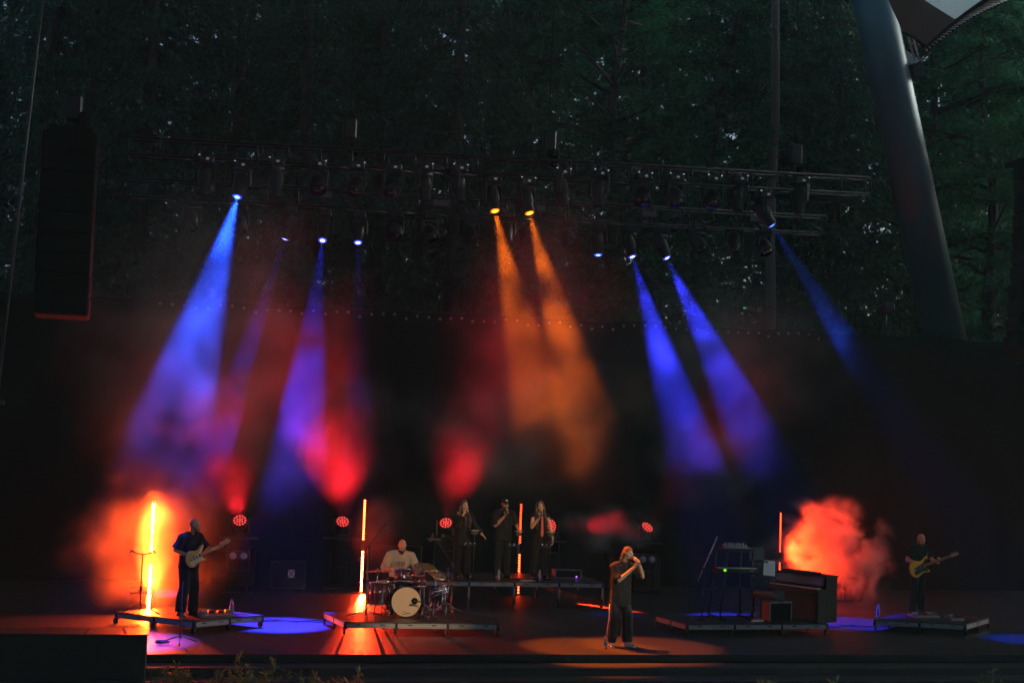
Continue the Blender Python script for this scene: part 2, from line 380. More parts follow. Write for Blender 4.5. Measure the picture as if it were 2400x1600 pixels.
# ================================================================ FOREST
def leaf_mat(name, c1, c2, tr=.38):
    m = bpy.data.materials.new(name); m.use_nodes = True; nt = m.node_tree; b = nt.nodes['Principled BSDF']
    g = nt.nodes.new('ShaderNodeNewGeometry'); oi = nt.nodes.new('ShaderNodeObjectInfo')
    tc = nt.nodes.new('ShaderNodeTexCoord'); nz = nt.nodes.new('ShaderNodeTexNoise'); nz.inputs['Scale'].default_value = .5; nt.links.new(tc.outputs['Object'], nz.inputs['Vector'])
    a = nt.nodes.new('ShaderNodeMath'); a.operation = 'MULTIPLY_ADD'; a.inputs[1].default_value = .55
    nt.links.new(g.outputs['Random Per Island'], a.inputs[0]); nt.links.new(nz.outputs['Fac'], a.inputs[2])
    a2 = nt.nodes.new('ShaderNodeMath'); a2.operation = 'MULTIPLY_ADD'; a2.inputs[1].default_value = .35; nt.links.new(oi.outputs['Random'], a2.inputs[0]); nt.links.new(a.outputs[0], a2.inputs[2])
    mr = nt.nodes.new('ShaderNodeMapRange'); mr.inputs['From Min'].default_value = .4; mr.inputs['From Max'].default_value = 1.3; nt.links.new(a2.outputs[0], mr.inputs['Value'])
    mx = nt.nodes.new('ShaderNodeMix'); mx.data_type = 'RGBA'; mx.inputs['A'].default_value = c1 + (1,); mx.inputs['B'].default_value = c2 + (1,)
    nt.links.new(mr.outputs[0], mx.inputs['Factor']); nt.links.new(mx.outputs['Result'], b.inputs['Base Color'])
    b.inputs['Roughness'].default_value = .55; b.inputs['Specular IOR Level'].default_value = .35
    tl = nt.nodes.new('ShaderNodeBsdfTranslucent'); hs = nt.nodes.new('ShaderNodeHueSaturation'); hs.inputs['Saturation'].default_value = 1.15; hs.inputs['Value'].default_value = 1.5
    nt.links.new(mx.outputs['Result'], hs.inputs['Color']); nt.links.new(hs.outputs[0], tl.inputs['Color'])
    ms = nt.nodes.new('ShaderNodeMixShader'); ms.inputs[0].default_value = tr; nt.links.new(b.outputs[0], ms.inputs[1]); nt.links.new(tl.outputs[0], ms.inputs[2])
    nt.links.new(ms.outputs[0], [n for n in nt.nodes if n.type == 'OUTPUT_MATERIAL'][0].inputs['Surface'])
    return m
LEAFD = leaf_mat('beech_leaves', (.010, .046, .026), (.034, .130, .062))
LEAFS = leaf_mat('spruce_needles', (.008, .036, .022), (.030, .105, .056))
LEAFF = leaf_mat('far_foliage', (.006, .024, .016), (.016, .052, .034))
BARK = mat('grey_brown_bark', (.060, .050, .042), .9, var=.4, scale=3, bump=.7, bscale=9)

def leaves_mesh(name, P, N, T, L, W, m):
    """P centres, N normals, T long directions, L lengths, W widths -> one diamond leaf each"""
    n = len(P); S = np.cross(N, T); S /= np.linalg.norm(S, axis=1)[:, None] + 1e-9
    v = np.empty((n, 4, 3), np.float32)
    v[:, 0] = P - T * (L / 2)[:, None]; v[:, 1] = P + S * (W / 2)[:, None] - N * (W * .12)[:, None]
    v[:, 2] = P + T * (L / 2)[:, None]; v[:, 3] = P - S * (W / 2)[:, None] - N * (W * .12)[:, None]
    me = bpy.data.meshes.new(name); me.vertices.add(4 * n); me.vertices.foreach_set('co', v.ravel())
    me.loops.add(4 * n); me.loops.foreach_set('vertex_index', np.arange(4 * n, dtype=np.int32))
    me.polygons.add(n); me.polygons.foreach_set('loop_start', np.arange(0, 4 * n, 4, dtype=np.int32))
    me.update(calc_edges=True); me.materials.append(m); return me
def unit(a): return a / (np.linalg.norm(a, axis=1)[:, None] + 1e-9)

def beech_parts(seed, H=20.0, rx=4.2, z0=2.5, nsp=230, nl=210):
    g = np.random.default_rng(seed); Ps = []; Ns = []; Ts = []; Ls = []
    limbs = MB(); lean = g.normal(0, .3, 2)
    def tr(h): return Vector((lean[0] * (h / H) ** 2 * 2 + .12 * math.sin(h * .7 + seed), lean[1] * (h / H) ** 2 * 2 + .1 * math.sin(h * .9), h))
    limbs.tube([tr(h) for h in np.linspace(-1.2, H * .93, 14)], [max(.04, .30 * (1 - h / H) ** .8 + .03) for h in np.linspace(0, H * .97, 14)], 10)
    for i in range(nsp):
        t = g.random() ** .9; h = z0 + (H - z0) * t
        rr = rx * (1 - abs((t - .38) / .68) ** 2.2) * .98 + .4; az = g.random() * 6.283; d = rr * (.35 + .65 * g.random() ** .5)
        base = np.array(tr(h * .96)); dirv = np.array([math.cos(az), math.sin(az), 0.])
        c = base + dirv * d + np.array([0, 0, .35 * d * .35 - .045 * d * d + g.normal(0, .25)])
        if i % 4 == 0:
            p1 = Vector(c); p0 = tr(max(.5, h * .96 - .25 * d)); mid = p0.lerp(p1, .55) + Vector((0, 0, .25 * d * .3))
            limbs.tube([p0, mid, p1], [.02 + .015 * d, .018 + .006 * d, .008], 5)
        n = nl
        ex = np.array([dirv[0], dirv[1], -.28 - .12 * g.random()]); ex /= np.linalg.norm(ex); ey = np.array([-dirv[1], dirv[0], 0.]); ez = np.cross(ex, ey)
        q = unit(g.normal(size=(n, 3))) * (g.random(n) ** .45)[:, None]
        w = .8 + .5 * g.random()
        P = c + ex * (q[:, 0] * 1.05 * w)[:, None] + ey * (q[:, 1] * .75 * w)[:, None] + ez * (q[:, 2] * .20 * w)[:, None]
        P[:, 2] += .10 * np.sin(P[:, 0] * 5) * np.cos(P[:, 1] * 5)
        Nn = unit(np.array(ez if ez[2] > 0 else -ez) + g.normal(0, .38, (n, 3))); T = unit(ex + g.normal(0, .6, (n, 3))); T = unit(T - Nn * (T * Nn).sum(1)[:, None])
        Ps.append(P); Ns.append(Nn); Ts.append(T); Ls.append(.10 + .08 * g.random(n))
    P = np.concatenate(Ps); L = np.concatenate(Ls)
    return leaves_mesh('beech_crown', P, np.concatenate(Ns), np.concatenate(Ts), L, L * .62, LEAFD), limbs
def spruce_parts(seed, H=24.0, rx=3.4, z0=1.6, nwh=58, nl=105):
    g = np.random.default_rng(seed); Ps = []; Ns = []; Ts = []; Ls = []; limbs = MB()
    limbs.tube([(0.05 * math.sin(h), .05 * math.cos(h * .8), h) for h in np.linspace(-1.2, H, 12)], [max(.03, .30 * (1 - h / H) + .02) for h in np.linspace(0, H, 12)], 9)
    for k in range(nwh):
        t = k / nwh; h = z0 + (H - z0 - .3) * t; R0 = rx * (1 - t) ** .75 + .25
        for j in range(6):
            az = g.random() * 6.283; Lb = R0 * g.uniform(.65, 1.15); dv = np.array([math.cos(az), math.sin(az), 0.]); sd = np.array([-dv[1], dv[0], 0.])
            m_ = 9; tt = np.linspace(.08, 1, m_)
            bx = np.array([0, 0, h])[None] + dv[None] * (tt * Lb)[:, None]; bx[:, 2] += -.12 * Lb * tt - .20 * Lb * tt ** 2 + .18 * Lb * tt ** 4
            limbs.tube([Vector(p) for p in bx[::4]], [.035, .02, .008], 4)
            n = int(nl * (.5 + Lb / rx)); ti = g.random(n) ** .7; idx = np.clip((ti * (m_ - 1)).astype(int), 0, m_ - 2); fr = ti * (m_ - 1) - idx
            c = bx[idx] * (1 - fr)[:, None] + bx[idx + 1] * fr[:, None]
            lat = g.normal(0, .16 + .12 * (1 - ti)[:], n); hang = -np.abs(g.normal(0, .26, n)) * (.4 + ti)
            P = c + sd[None] * lat[:, None]; P[:, 2] += hang
            T = unit(np.array([0, 0, -1.0])[None] * (.55 + .5 * g.random(n))[:, None] + sd[None] * np.sign(lat)[:, None] * .5 + dv[None] * .45 + g.normal(0, .22, (n, 3)))
            Nn = unit(g.normal(0, 1, (n, 3)) + dv[None] * .5 + np.array([0, 0, .6])); Nn = unit(Nn - T * (T * Nn).sum(1)[:, None])
            Ps.append(P); Ns.append(Nn); Ts.append(T); Ls.append(.13 + .15 * g.random(n))
    L = np.concatenate(Ls)
    return leaves_mesh('spruce_crown', np.concatenate(Ps), np.concatenate(Ns), np.concatenate(Ts), L, L * .20, LEAFS), limbs
def tree_proto(parts, name):
    crown, limbs = parts; lm = limbs.mesh('trunk'); lm.materials.append(BARK); return name, crown, lm
PROT = {'beech': tree_proto(beech_parts(3), 'beech_tree'), 'beech2': tree_proto(beech_parts(11, 21.0, 4.6, 1.2, 240, 200), 'beech_tree'),
        'spruce': tree_proto(spruce_parts(5), 'spruce_tree'), 'spruce2': tree_proto(spruce_parts(9, 25.0, 4.0, 3.0, 52, 110), 'spruce_tree')}
def tree(kind, px, Y, sc, label, rz, lean=0.0):
    name, crown, lm = PROT[kind]; x = on_y(px, 600, Y).x
    t = thing(name, label, 'tree', (x, Y, hill_z(x, Y) - .1), rz, 'forest trees behind the stage')
    t.scale = (sc, sc, sc); t.rotation_euler = (lean, 0, rz)
    link('trunk', lm, t); link('crown', crown, t); return t
TREES = [
 ('spruce2', 90, 19.0, .95, 'dark spruce at the far left edge behind the hanging speaker column', .3),
 ('spruce', 330, 17.5, .98, 'dark spruce just right of the left hanging speaker column', 1.1),
 ('spruce', 540, 20.5, .95, 'dark spruce rising above the blue light at the left end of the truss', 2.0),
 ('spruce2', 700, 17.0, .95, 'dark spruce above the left third of the front truss', 2.7),
 ('spruce2', 880, 19.0, .92, 'spruce with a straight trunk left of the orange spotlights', .9),
 ('spruce', 1060, 16.5, .98, 'shaded spruce above the two orange spotlights', 4.0),
 ('spruce', 1230, 20.0, 1.0, 'spruce behind the middle of the truss', 5.2),
 ('beech2', 1420, 18.0, .90, 'beech with sky gaps right of the picture centre', 3.6),
 ('beech', 1610, 16.6, .84, 'leafy tree with long drooping boughs behind the right part of the truss', .4),
 ('spruce2', 1830, 16.5, .98, 'green draped spruce with a pale trunk just left of the mast', 1.9),
 ('spruce', 1960, 15.6, .86, 'bright green spruce touching the left side of the mast', 4.4),
 ('beech2', 2170, 17.5, .92, 'leafy beech directly behind the leaning mast', 5.5),
 ('beech', 2330, 16.0, .90, 'large green beech right of the mast', 2.2),
 ('beech2', 2480, 18.5, .95, 'beech at the far right edge of the wood', .2),
 ('spruce2', 200, 25.0, 1.1, 'spruce in the second row at the left', 1.3),
 ('beech2', 470, 26.0, 1.05, 'second row beech seen between the left trees', .7),
 ('spruce', 800, 25.5, 1.1, 'second row spruce left of the centre', 2.2),
 ('beech', 1140, 26.5, 1.08, 'second row beech behind the picture centre', 5.9),
 ('spruce2', 1500, 25.0, 1.1, 'second row spruce right of the centre', 3.3),
 ('beech2', 1900, 24.5, 1.05, 'second row beech behind the spruces beside the mast', 1.5),
 ('spruce', 2280, 25.5, 1.1, 'second row spruce right of the mast', 4.9),
]
for a_ in TREES: tree(*a_)
# trees flanking the stage, outside the picture; they shade it
for kind, x, y, sc, lb, rz in (('beech', 27.0, 8.0, .95, 'nearest beech flanking the stage on the right, out of view', .5), ('beech2', 27.5, 12.5, .95, 'beech at the right rear corner of the stage, out of view', 2.5), ('beech2', 26.5, -3.0, 1.0, 'beech right of the front rows, out of view', 1.5), ('beech', 26.0, 3.5, .9, 'beech at the right front corner of the stage, out of view', 4.1), ('beech2', 32.0, 9.0, 1.1, 'second row beech right of the stage, out of view', 1.2), ('spruce2', 31.0, 4.0, 1.0, 'spruce right of the stage, out of view', 3.0),
                               ('beech2', -13.5, 6.0, .95, 'beech flanking the stage on the left, out of view', 5.0), ('spruce', -12.5, 1.0, .95, 'spruce at the left front corner of the stage, out of view', 2.0)):
    nm_, cr_, lm_ = PROT[kind]; t_ = thing(nm_, lb, 'tree', (x, y, hill_z(x, y) - .1), rz, 'trees flanking the stage'); t_.scale = (sc, sc, sc); link('trunk', lm_, t_); link('crown', cr_, t_)
# pale dead trunk standing right behind the backdrop
x_ = on_y(1806, 700, 13.0).x
dt = thing('bare_trunk', 'straight pale bare trunk standing behind the backdrop left of the mast', 'trunk', (x_, 13.0, hill_z(x_, 13.0) - .3))
MB().tube([(0.04 * math.sin(h), .03, h) for h in np.linspace(0, 19, 12)], [.17 - .006 * k for k in range(12)], 9).build('stem', mat('pale_bark', (.16, .14, .12), .9, var=.35, scale=2, bump=.6, bscale=8), dt)
for k in range(9):
    h = 6 + k * 1.3; a_ = k * 2.1
    MB().tube([(0, 0, h), (math.cos(a_) * .5, math.sin(a_) * .5, h - .05), (math.cos(a_) * 1.0, math.sin(a_) * 1.0, h - .3)], [.03, .018, .006], 5).build('dead_branch', BARK, dt)
# the far wood: one mass of foliage up the hill
g_ = np.random.default_rng(77); n_ = 138000
Y_ = 31 + 36 * g_.random(n_) ** 1.2; X_ = -36 + 112 * g_.random(n_)
cl = np.array([mnoise.noise(Vector((x * .22, y * .22, 1.7))) for x, y in zip(X_[:], Y_[:])])
hz_ = -.75 + 3.6 + (Y_ - 14) * .145
Z_ = hz_ + 24 * g_.random(n_) ** .85 * (1 + .25 * cl)
Nn = unit(g_.normal(0, .6, (n_, 3)) + np.array([0, -.25, .8])); T_ = unit(g_.normal(0, 1, (n_, 3))); T_ = unit(T_ - Nn * (T_ * Nn).sum(1)[:, None])
L_ = .42 + .42 * g_.random(n_)
fw = link('far_wood', leaves_mesh('far_wood', np.stack([X_, Y_, Z_], 1), Nn, T_, L_, L_ * .6, LEAFF)); tag(fw, 'dark mass of forest further up the hill', 'forest', kind='stuff')
tk = MB()
for k in range(70):
    x = rnd.uniform(-30, 70); y = rnd.uniform(31, 60); z = hill_z(x, y); tk.cyl((x, y, z - 1), (x + rnd.uniform(-.5, .5), y, z + 20), .22, .1, 7, False)
tag(tk.build('far_wood_trunks', BARK), 'trunks of the wood further up the hill', 'forest', kind='stuff')
# ================================================================ TRUSSES
def bar_mesh(a, b, r, name, m, n=6):
    me = MB().cyl(a, b, r, n=n).mesh(name); me.materials.append(m); return me
def truss(P0, P1, size, name, label, bay=.62):
    d = P1 - P0; L = math.hypot(d.x, d.y); ang = math.atan2(d.y, d.x)
    t = thing(name, label, 'truss', (P0.x, P0.y, P0.z), ang)
    t.rotation_euler = (0, -math.atan2(d.z, L), ang)
    nb = int(round(L / bay)); bay = L / nb
    for y in (0, size):
        for z in (0, -size): MB().cyl((0, y, z), (L, y, z), .026, n=8).build('chord', STEEL, t)
    vert = bar_mesh((0, 0, 0), (0, 0, -size), .016, 'vertical_brace', STEEL)
    dg1 = bar_mesh((0, 0, -size), (bay, 0, 0), .013, 'diagonal_brace', STEEL); dg2 = bar_mesh((0, 0, 0), (bay, 0, -size), .013, 'diagonal_brace', STEEL)
    hz = bar_mesh((0, 0, 0), (0, size, 0), .013, 'cross_brace', STEEL); hd = bar_mesh((0, 0, 0), (bay, size, 0), .012, 'cross_brace', STEEL)
    for i in range(nb + 1):
        for y in (0, size):
            link('vertical_brace', vert, t, (i * bay, y, 0))
            if i < nb: link('diagonal_brace', dg1 if i % 2 == 0 else dg2, t, (i * bay, y, 0))
        for z in (0, -size): link('cross_brace', hz, t, (i * bay, 0, z))
        if i < nb: link('cross_brace', hd, t, (i * bay, 0, -size))
        if i % 5 == 4 and i < nb: link('vertical_brace', vert, t, (i * bay + .12, 0, 0))
    return t
T1A = on_y(300, 320, 5.0); T1B = on_y(2040, 417, 3.1); T1B.z = (T1A.z + T1B.z) / 2; T1A.z = T1B.z
T2A = on_y(262, 414, 8.7); T2B = on_y(1936, 508, 6.9); T2B.z = (T2A.z + T2B.z) / 2; T2A.z = T2B.z
truss(T1A, T1B, .34, 'lighting_truss', 'front lighting truss, the longer and higher of the two')
truss(T2A, T2B, .40, 'lighting_truss', 'rear lighting truss, the lower one behind the front row of lamps', .68)
# bent cable tray loop at the right end of the front truss
tdir = (T1B - T1A).normalized()
cb = T1B - tdir * 2.3 + Vector((0, .2, -.36))
cbo = MB().tube([Vector((0, 0, 0)), tdir * .3 + Vector((0, 0, -.08)), tdir * 1.2 + Vector((0, 0, -.12)), tdir * 2.0 + Vector((0, 0, -.10)), tdir * 2.2 + Vector((0, 0, .0))], .045, 8).build('truss_cable_bundle', RUBBER, None, cb)
tag(cbo, 'black cable bundle slung under the right end of the front truss', 'cable')
# suspension cables and chain hoists
for px, py0, A, B, nm in ((820, 345, T1A, T1B, 'left part of the front truss'), (1290, 372, T1A, T1B, 'middle of the front truss'), (1870, 405, T1A, T1B, 'right end of the front truss')):
    p = on_wall(px, py0, A, B); h = thing('chain_hoist', f'black chain hoist above the {nm}', 'hoist', p + Vector((0, .17, .15)))
    MB().bbox((0, 0, .25), (.26, .24, .42), .03).build('motor_body', BLACK, h)
    MB().cyl((0, 0, -.25), (0, 0, .05), .03, n=8).build('hook', STEEL, h)
    MB().bbox((.12, .0, -.12), (.2, .2, .3), .05).build('chain_bag', BLACKM, h)
    MB().cyl((0, 0, .45), (0, 0, 14), .012, n=6).build('chain', STEEL, h)

# ================================================================ HANGING FIXTURES
BODY = mat('fixture_housing', (.010, .010, .011), .45, var=0)
LENSOFF = mat('dark_lens', (.02, .02, .025), .12, var=0, coat=.5)
DISPLAY = emitter('status_display', (.8, .85, 1.0), .10)
LEDW = emitter('status_led', (.75, .88, 1.0), .45)
def lens_mat(key, col, s): return emitter('lens_' + key, col, s)
LENS = {'blue': lens_mat('blue', (.10, .22, 1.0), 7.0), 'violet': lens_mat('violet', (.30, .32, 1.0), 7.0), 'orange': lens_mat('orange', (1.0, .36, .02), 7.0)}
LENSRIM = {'blue': lens_mat('rim_blue', (.02, .06, 1.0), 1.6), 'violet': lens_mat('rim_violet', (.05, .07, 1.0), 1.6), 'orange': lens_mat('rim_orange', (1.0, .25, .0), 1.6)}
LCOL = {'blue': (.014, .075, 1.0), 'violet': (.030, .036, 1.0), 'orange': (1.0, .145, .005)}
def spot_light(name, loc, aim, power, col, angle, blend=.35, radius=.05, parent=None):
    ld = bpy.data.lights.new(name, 'SPOT'); ld.energy = power; ld.color = col; ld.spot_size = R(angle); ld.spot_blend = blend; ld.shadow_soft_size = radius
    o = link(name, ld, parent); d = (Vector(aim) - Vector(loc)).normalized()
    o.location = loc; o.rotation_euler = d.to_track_quat('-Z', 'Y').to_euler(); return o
def moving_head(lens, aim, label, lit=None, wash=False, power=0, angle=14, blend=.6, group=None, display=True):
    lens = Vector(lens); d = (Vector(aim) - lens).normalized(); HL = .30 if not wash else .20
    piv = lens - d * HL; az = math.atan2(d.y, d.x); up = .34
    base = piv + Vector((0, 0, up))
    t = thing('moving_light', label, 'stage light', base + Vector((0, 0, .10)), 0.0, group)
    o = base + Vector((0, 0, .10)); L = lambda p: Vector(p) - o
    rz = Matrix.Rotation(az, 3, 'Z'); sd = rz @ Vector((0, 1, 0))
    b = MB().bbox(L(base + Vector((0, 0, .02))), (.30, .36, .15), .02, None).build('base', BODY, t)
    if display:
        MB().box(L(base + Vector((.02, -.186, .02))), (.06, .006, .04)).build('display', DISPLAY, b)
        for sx in [q for q in (-1, 1) if rnd.random() < .6]: MB().box(L(base + Vector((sx * .14, -.183, .085))), (.03, .02, .014)).build('status_led', LEDW, b)
    w = .19
    y = MB()
    y.box(L(base + Vector((0, 0, -.07))), (.12, 2 * w + .05, .05), rz)
    y.build('yoke_bridge', BODY, t)
    for sg in (-1, 1):
        MB().bbox(L(base.lerp(piv, .6) + sd * (sg * w) - Vector((0, 0, .03))), (.12, .05, up * .95), .02, rz).build('yoke_arm', BODY, t)
    q = d
    if wash: prof = [(.05, -.16), (.13, -.15), (.17, -.06), (.185, .08), (.185, HL - .01), (.165, HL)]
    else: prof = [(.06, -.24), (.12, -.23), (.15, -.14), (.15, .06), (.12, .12), (.11, HL - .03), (.10, HL)]
    hd = MB().lathe(prof, L(piv), q, 20).build('head', BODY, t)
    r = .155 if wash else .092
    if lit:
        MB().lathe([(r, HL + .004), (r * .55, HL + .010)], L(piv), q, 20).build('lens_rim', LENSRIM[lit], hd)
        MB().lathe([(r * .58, HL + .012), (.001, HL + .018)], L(piv), q, 16).build('lens', LENS[lit], hd)
    else:
        MB().lathe([(r, HL + .004), (.001, HL + .012)], L(piv), q, 20).build('lens', LENSOFF, hd)
    for sx in (-1, 1): MB().tube([L(base + Vector((sx * .1, 0, .08))), L(base + Vector((sx * .1, -.03, .15))), L(base + Vector((sx * .1, 0, .20)))], .018, 6).build('hook_clamp', STEEL, t)
    MB().tube([L(base + Vector((.05, .1, .08))), L(base + Vector((.12, .2, .02))), L(base + Vector((.25, .2, .1))), L(base + Vector((.32, .1, .2)))], .012, 5).build('power_cable', RUBBER, t)
    if lit and power: spot_light('lamp', lens + d * .03 - o, Vector(aim) - o, power, LCOL[lit], angle, blend, .05, t)
    return t
W1 = (T1A, T1B); W2 = (T2A, T2B)
BP = 16000.0
# ---- front row; lit ones: (lens px, aim floor px)
AIM = {'A': on_z(262, 1502), 'O1': on_z(1385, 1516), 'O2': on_z(1515, 1512), 'D': on_z(2440, 1500)}
moving_head(on_wall(556, 461, *W1), AIM['A'], 'blue lit moving light at the left end of the front truss', 'blue', power=BP * 2.3, angle=19.5)
moving_head(on_wall(1160, 494, *W1), AIM['O1'], 'left one of the two orange spotlights on the front truss', 'orange', power=BP * .8, angle=18)
moving_head(on_wall(1241, 499, *W1), AIM['O2'], 'right one of the two orange spotlights on the front truss', 'orange', power=BP * .8, angle=18)
moving_head(on_wall(1809, 528, *W1), AIM['D'], 'blue lit moving light near the right end of the front truss', 'blue', power=BP * 1.6, angle=13)
k = 0
for px, wash in ((478, 0), (649, 0), (746, 1), (828, 1), (915, 1), (997, 0), (1079, 0), (1321, 0), (1401, 0), (1505, 1), (1588, 1), (1668, 1), (1728, 0), (1870, 0)):
    yy = 452 + (px - 478) * (500 - 452) / (1870 - 478) + (-14 if wash else 0)
    p = on_wall(px, yy, *W1); aim = p + Vector((rnd.uniform(-.6, .8), -1.0 if wash else rnd.uniform(-.6, .2), -1.6 if wash else -4))
    moving_head(p, aim, f'{ORD[k]} unlit {"round wash light" if wash else "moving light"} from the left on the front truss', None, bool(wash), group='unlit lamps on the front truss'); k += 1
# ---- rear row
AIM2 = [on_z(385, 1390), on_z(655, 1462), on_z(850, 1452), on_z(1440, 1440), on_z(1735, 1450), on_z(1975, 1458)]
REAR = [(668, 560, 0, 1.4, 'leftmost of the six violet lit moving lights on the rear truss', 12), (756, 563, 1, 3.6, 'second violet lit moving light from the left on the rear truss', 14), (839, 568, 2, .9, 'third violet lit moving light from the left on the rear truss', 11),
        (1402, 597, 3, .10, 'small blue lit moving light, fourth of the six on the rear truss', 10), (1482, 601, 4, 3.0, 'fifth violet lit moving light from the left on the rear truss', 17), (1563, 604, 5, 2.3, 'rightmost violet lit moving light on the rear truss', 17)]
for px, py, ai, pw, lb, an_ in REAR:
    moving_head(on_wall(px, py, *W2), AIM2[ai], lb, 'violet' if ai != 3 else 'blue', power=BP * pw, angle=an_, display=False)
k = 0
for px, wash in ((455, 0), (560, 1), (925, 1), (1012, 1), (1100, 1), (1190, 0), (1334, 1), (1645, 1), (1722, 0), (1797, 1)):
    yy = 545 + (px - 455) * (600 - 545) / (1797 - 455) - 8
    p = on_wall(px, yy, *W2); aim = p + Vector((rnd.uniform(-.8, .8), -1.2, -1.8))
    moving_head(p, aim, f'{ORD[k]} unlit {"round wash light" if wash else "moving light"} from the left on the rear truss', None, bool(wash), group='unlit lamps on the rear truss', display=False); k += 1
JB = mat('grey_box_front', (.16, .16, .155), .7, var=.1)
for i, (px, py, w) in enumerate(((494, 445, .16), (757, 461, .36), (1028, 480, .36), (1261, 492, .2), (1513, 505, .36), (1764, 517, .34))):
    p = on_wall(px, py, *W2) - Vector((0, .28, 0))
    b = thing('distribution_box', f'{ORD[i]} grey box from the left fixed to the rear truss', 'box', p, 0, 'grey boxes on the rear truss')
    MB().bbox((0, .1, 0), (w, .16, .14), .015).build('housing', BLACK, b); MB().box((0, .015, 0), (w * .94, .012, .125)).build('front_plate', JB, b)
    for sx in (-1, 1): MB().cyl((sx * w * .35, .12, .05), (sx * w * .35, .2, .3), .015, n=6).build('hanger', STEEL, b)
# ================================================================ LED STRIPS, RED LAMPS ON TOWERS
def strip_col(s): return (1.0 * s, .125 * s, .018 * s)
CELL = {}
def cell_mat(s):
    if s not in CELL: CELL[s] = emitter(f'led_cell_{int(s)}', (1.0, .040, .007) if s < 1500 else ((1.0, .06, .009) if s < 1800 else (1.0, .065, .005)), s, True)
    return CELL[s]
def led_pole(px, py_top, Y, label, strength, group='upright LED strips', n=15, low=1.0, turn=0.0, lamp=None):
    p = on_y(px, py_top, Y); ztop = 2.16
    t = thing('led_strip', label, 'LED strip', (p.x, Y, 0), turn, group)
    MB().cyl((0, .06, 0.02), (0, .06, ztop + .03), .022, n=10).build('pole', BLACK, t)
    MB().bbox((0, .06, .012), (.42, .42, .024), .006).build('base_plate', BLACK, t)
    for z0 in (.03, 1.20):
        b = MB().bbox((0, 0, z0 + .46), (.062, .07, .94), .008).build('bar_housing', BLACK, t)
        q = MB().add([(-.019, 0, -.017), (.019, 0, -.017), (.019, 0, .017), (-.019, 0, .017)], [(0, 1, 2, 3)]).mesh('led_cell'); q.materials.append(cell_mat(strength * (low if z0 < 1 else 1.0)))
        for i in range(n): link('led_cell', q, b, (0, -.038, z0 + .025 + i * (.87 / (n - 1))))
        MB().box((0, .04, z0 + .46), (.03, .04, .1)).build('clamp', STEEL, t)
    if lamp:
        aim = Matrix.Rotation(-turn, 3, 'Z') @ (Vector(lamp[0]) - Vector((p.x, Y, 0)))  # added spots hidden in the strip, besides the light of its cells
        for zl in lamp[4]: spot_light('lamp', Vector((0, -.06, zl)), aim, lamp[1], lamp[2], lamp[3], lamp[5], .02, t)
    return t
led_pole(361, 1175, 5.1, 'upright red LED strip glowing in smoke at the far left', 8500.0)
led_pole(855, 1168, 9.4, 'upright red LED strip behind the left side of the drum kit', 90.0, low=6.0, lamp=(on_z(985, 1503), 5500.0, (1.0, .032, .006), 26, (.09,), .5))  # hidden spot added to redden the floor before the drums
led_pole(1221, 1175, 9.3, 'upright red LED strip between the two right backing singers', 8.0, low=3.0, lamp=(on_z(1405, 1421), 110000.0, (1.0, .03, .006), 6, (.40,), .4))  # hidden spot added to draw the red streak under the platform
led_pole(1827, 1204, 8.1, 'upright red LED strip behind the upright piano', 18.0, turn=.55, lamp=(on_y(1990, 1290, 7.6), 720.0, (1.0, .034, .005), 150, (.55, 1.14, 1.75), 1.0))  # hidden spots added to light the smoke beside the piano

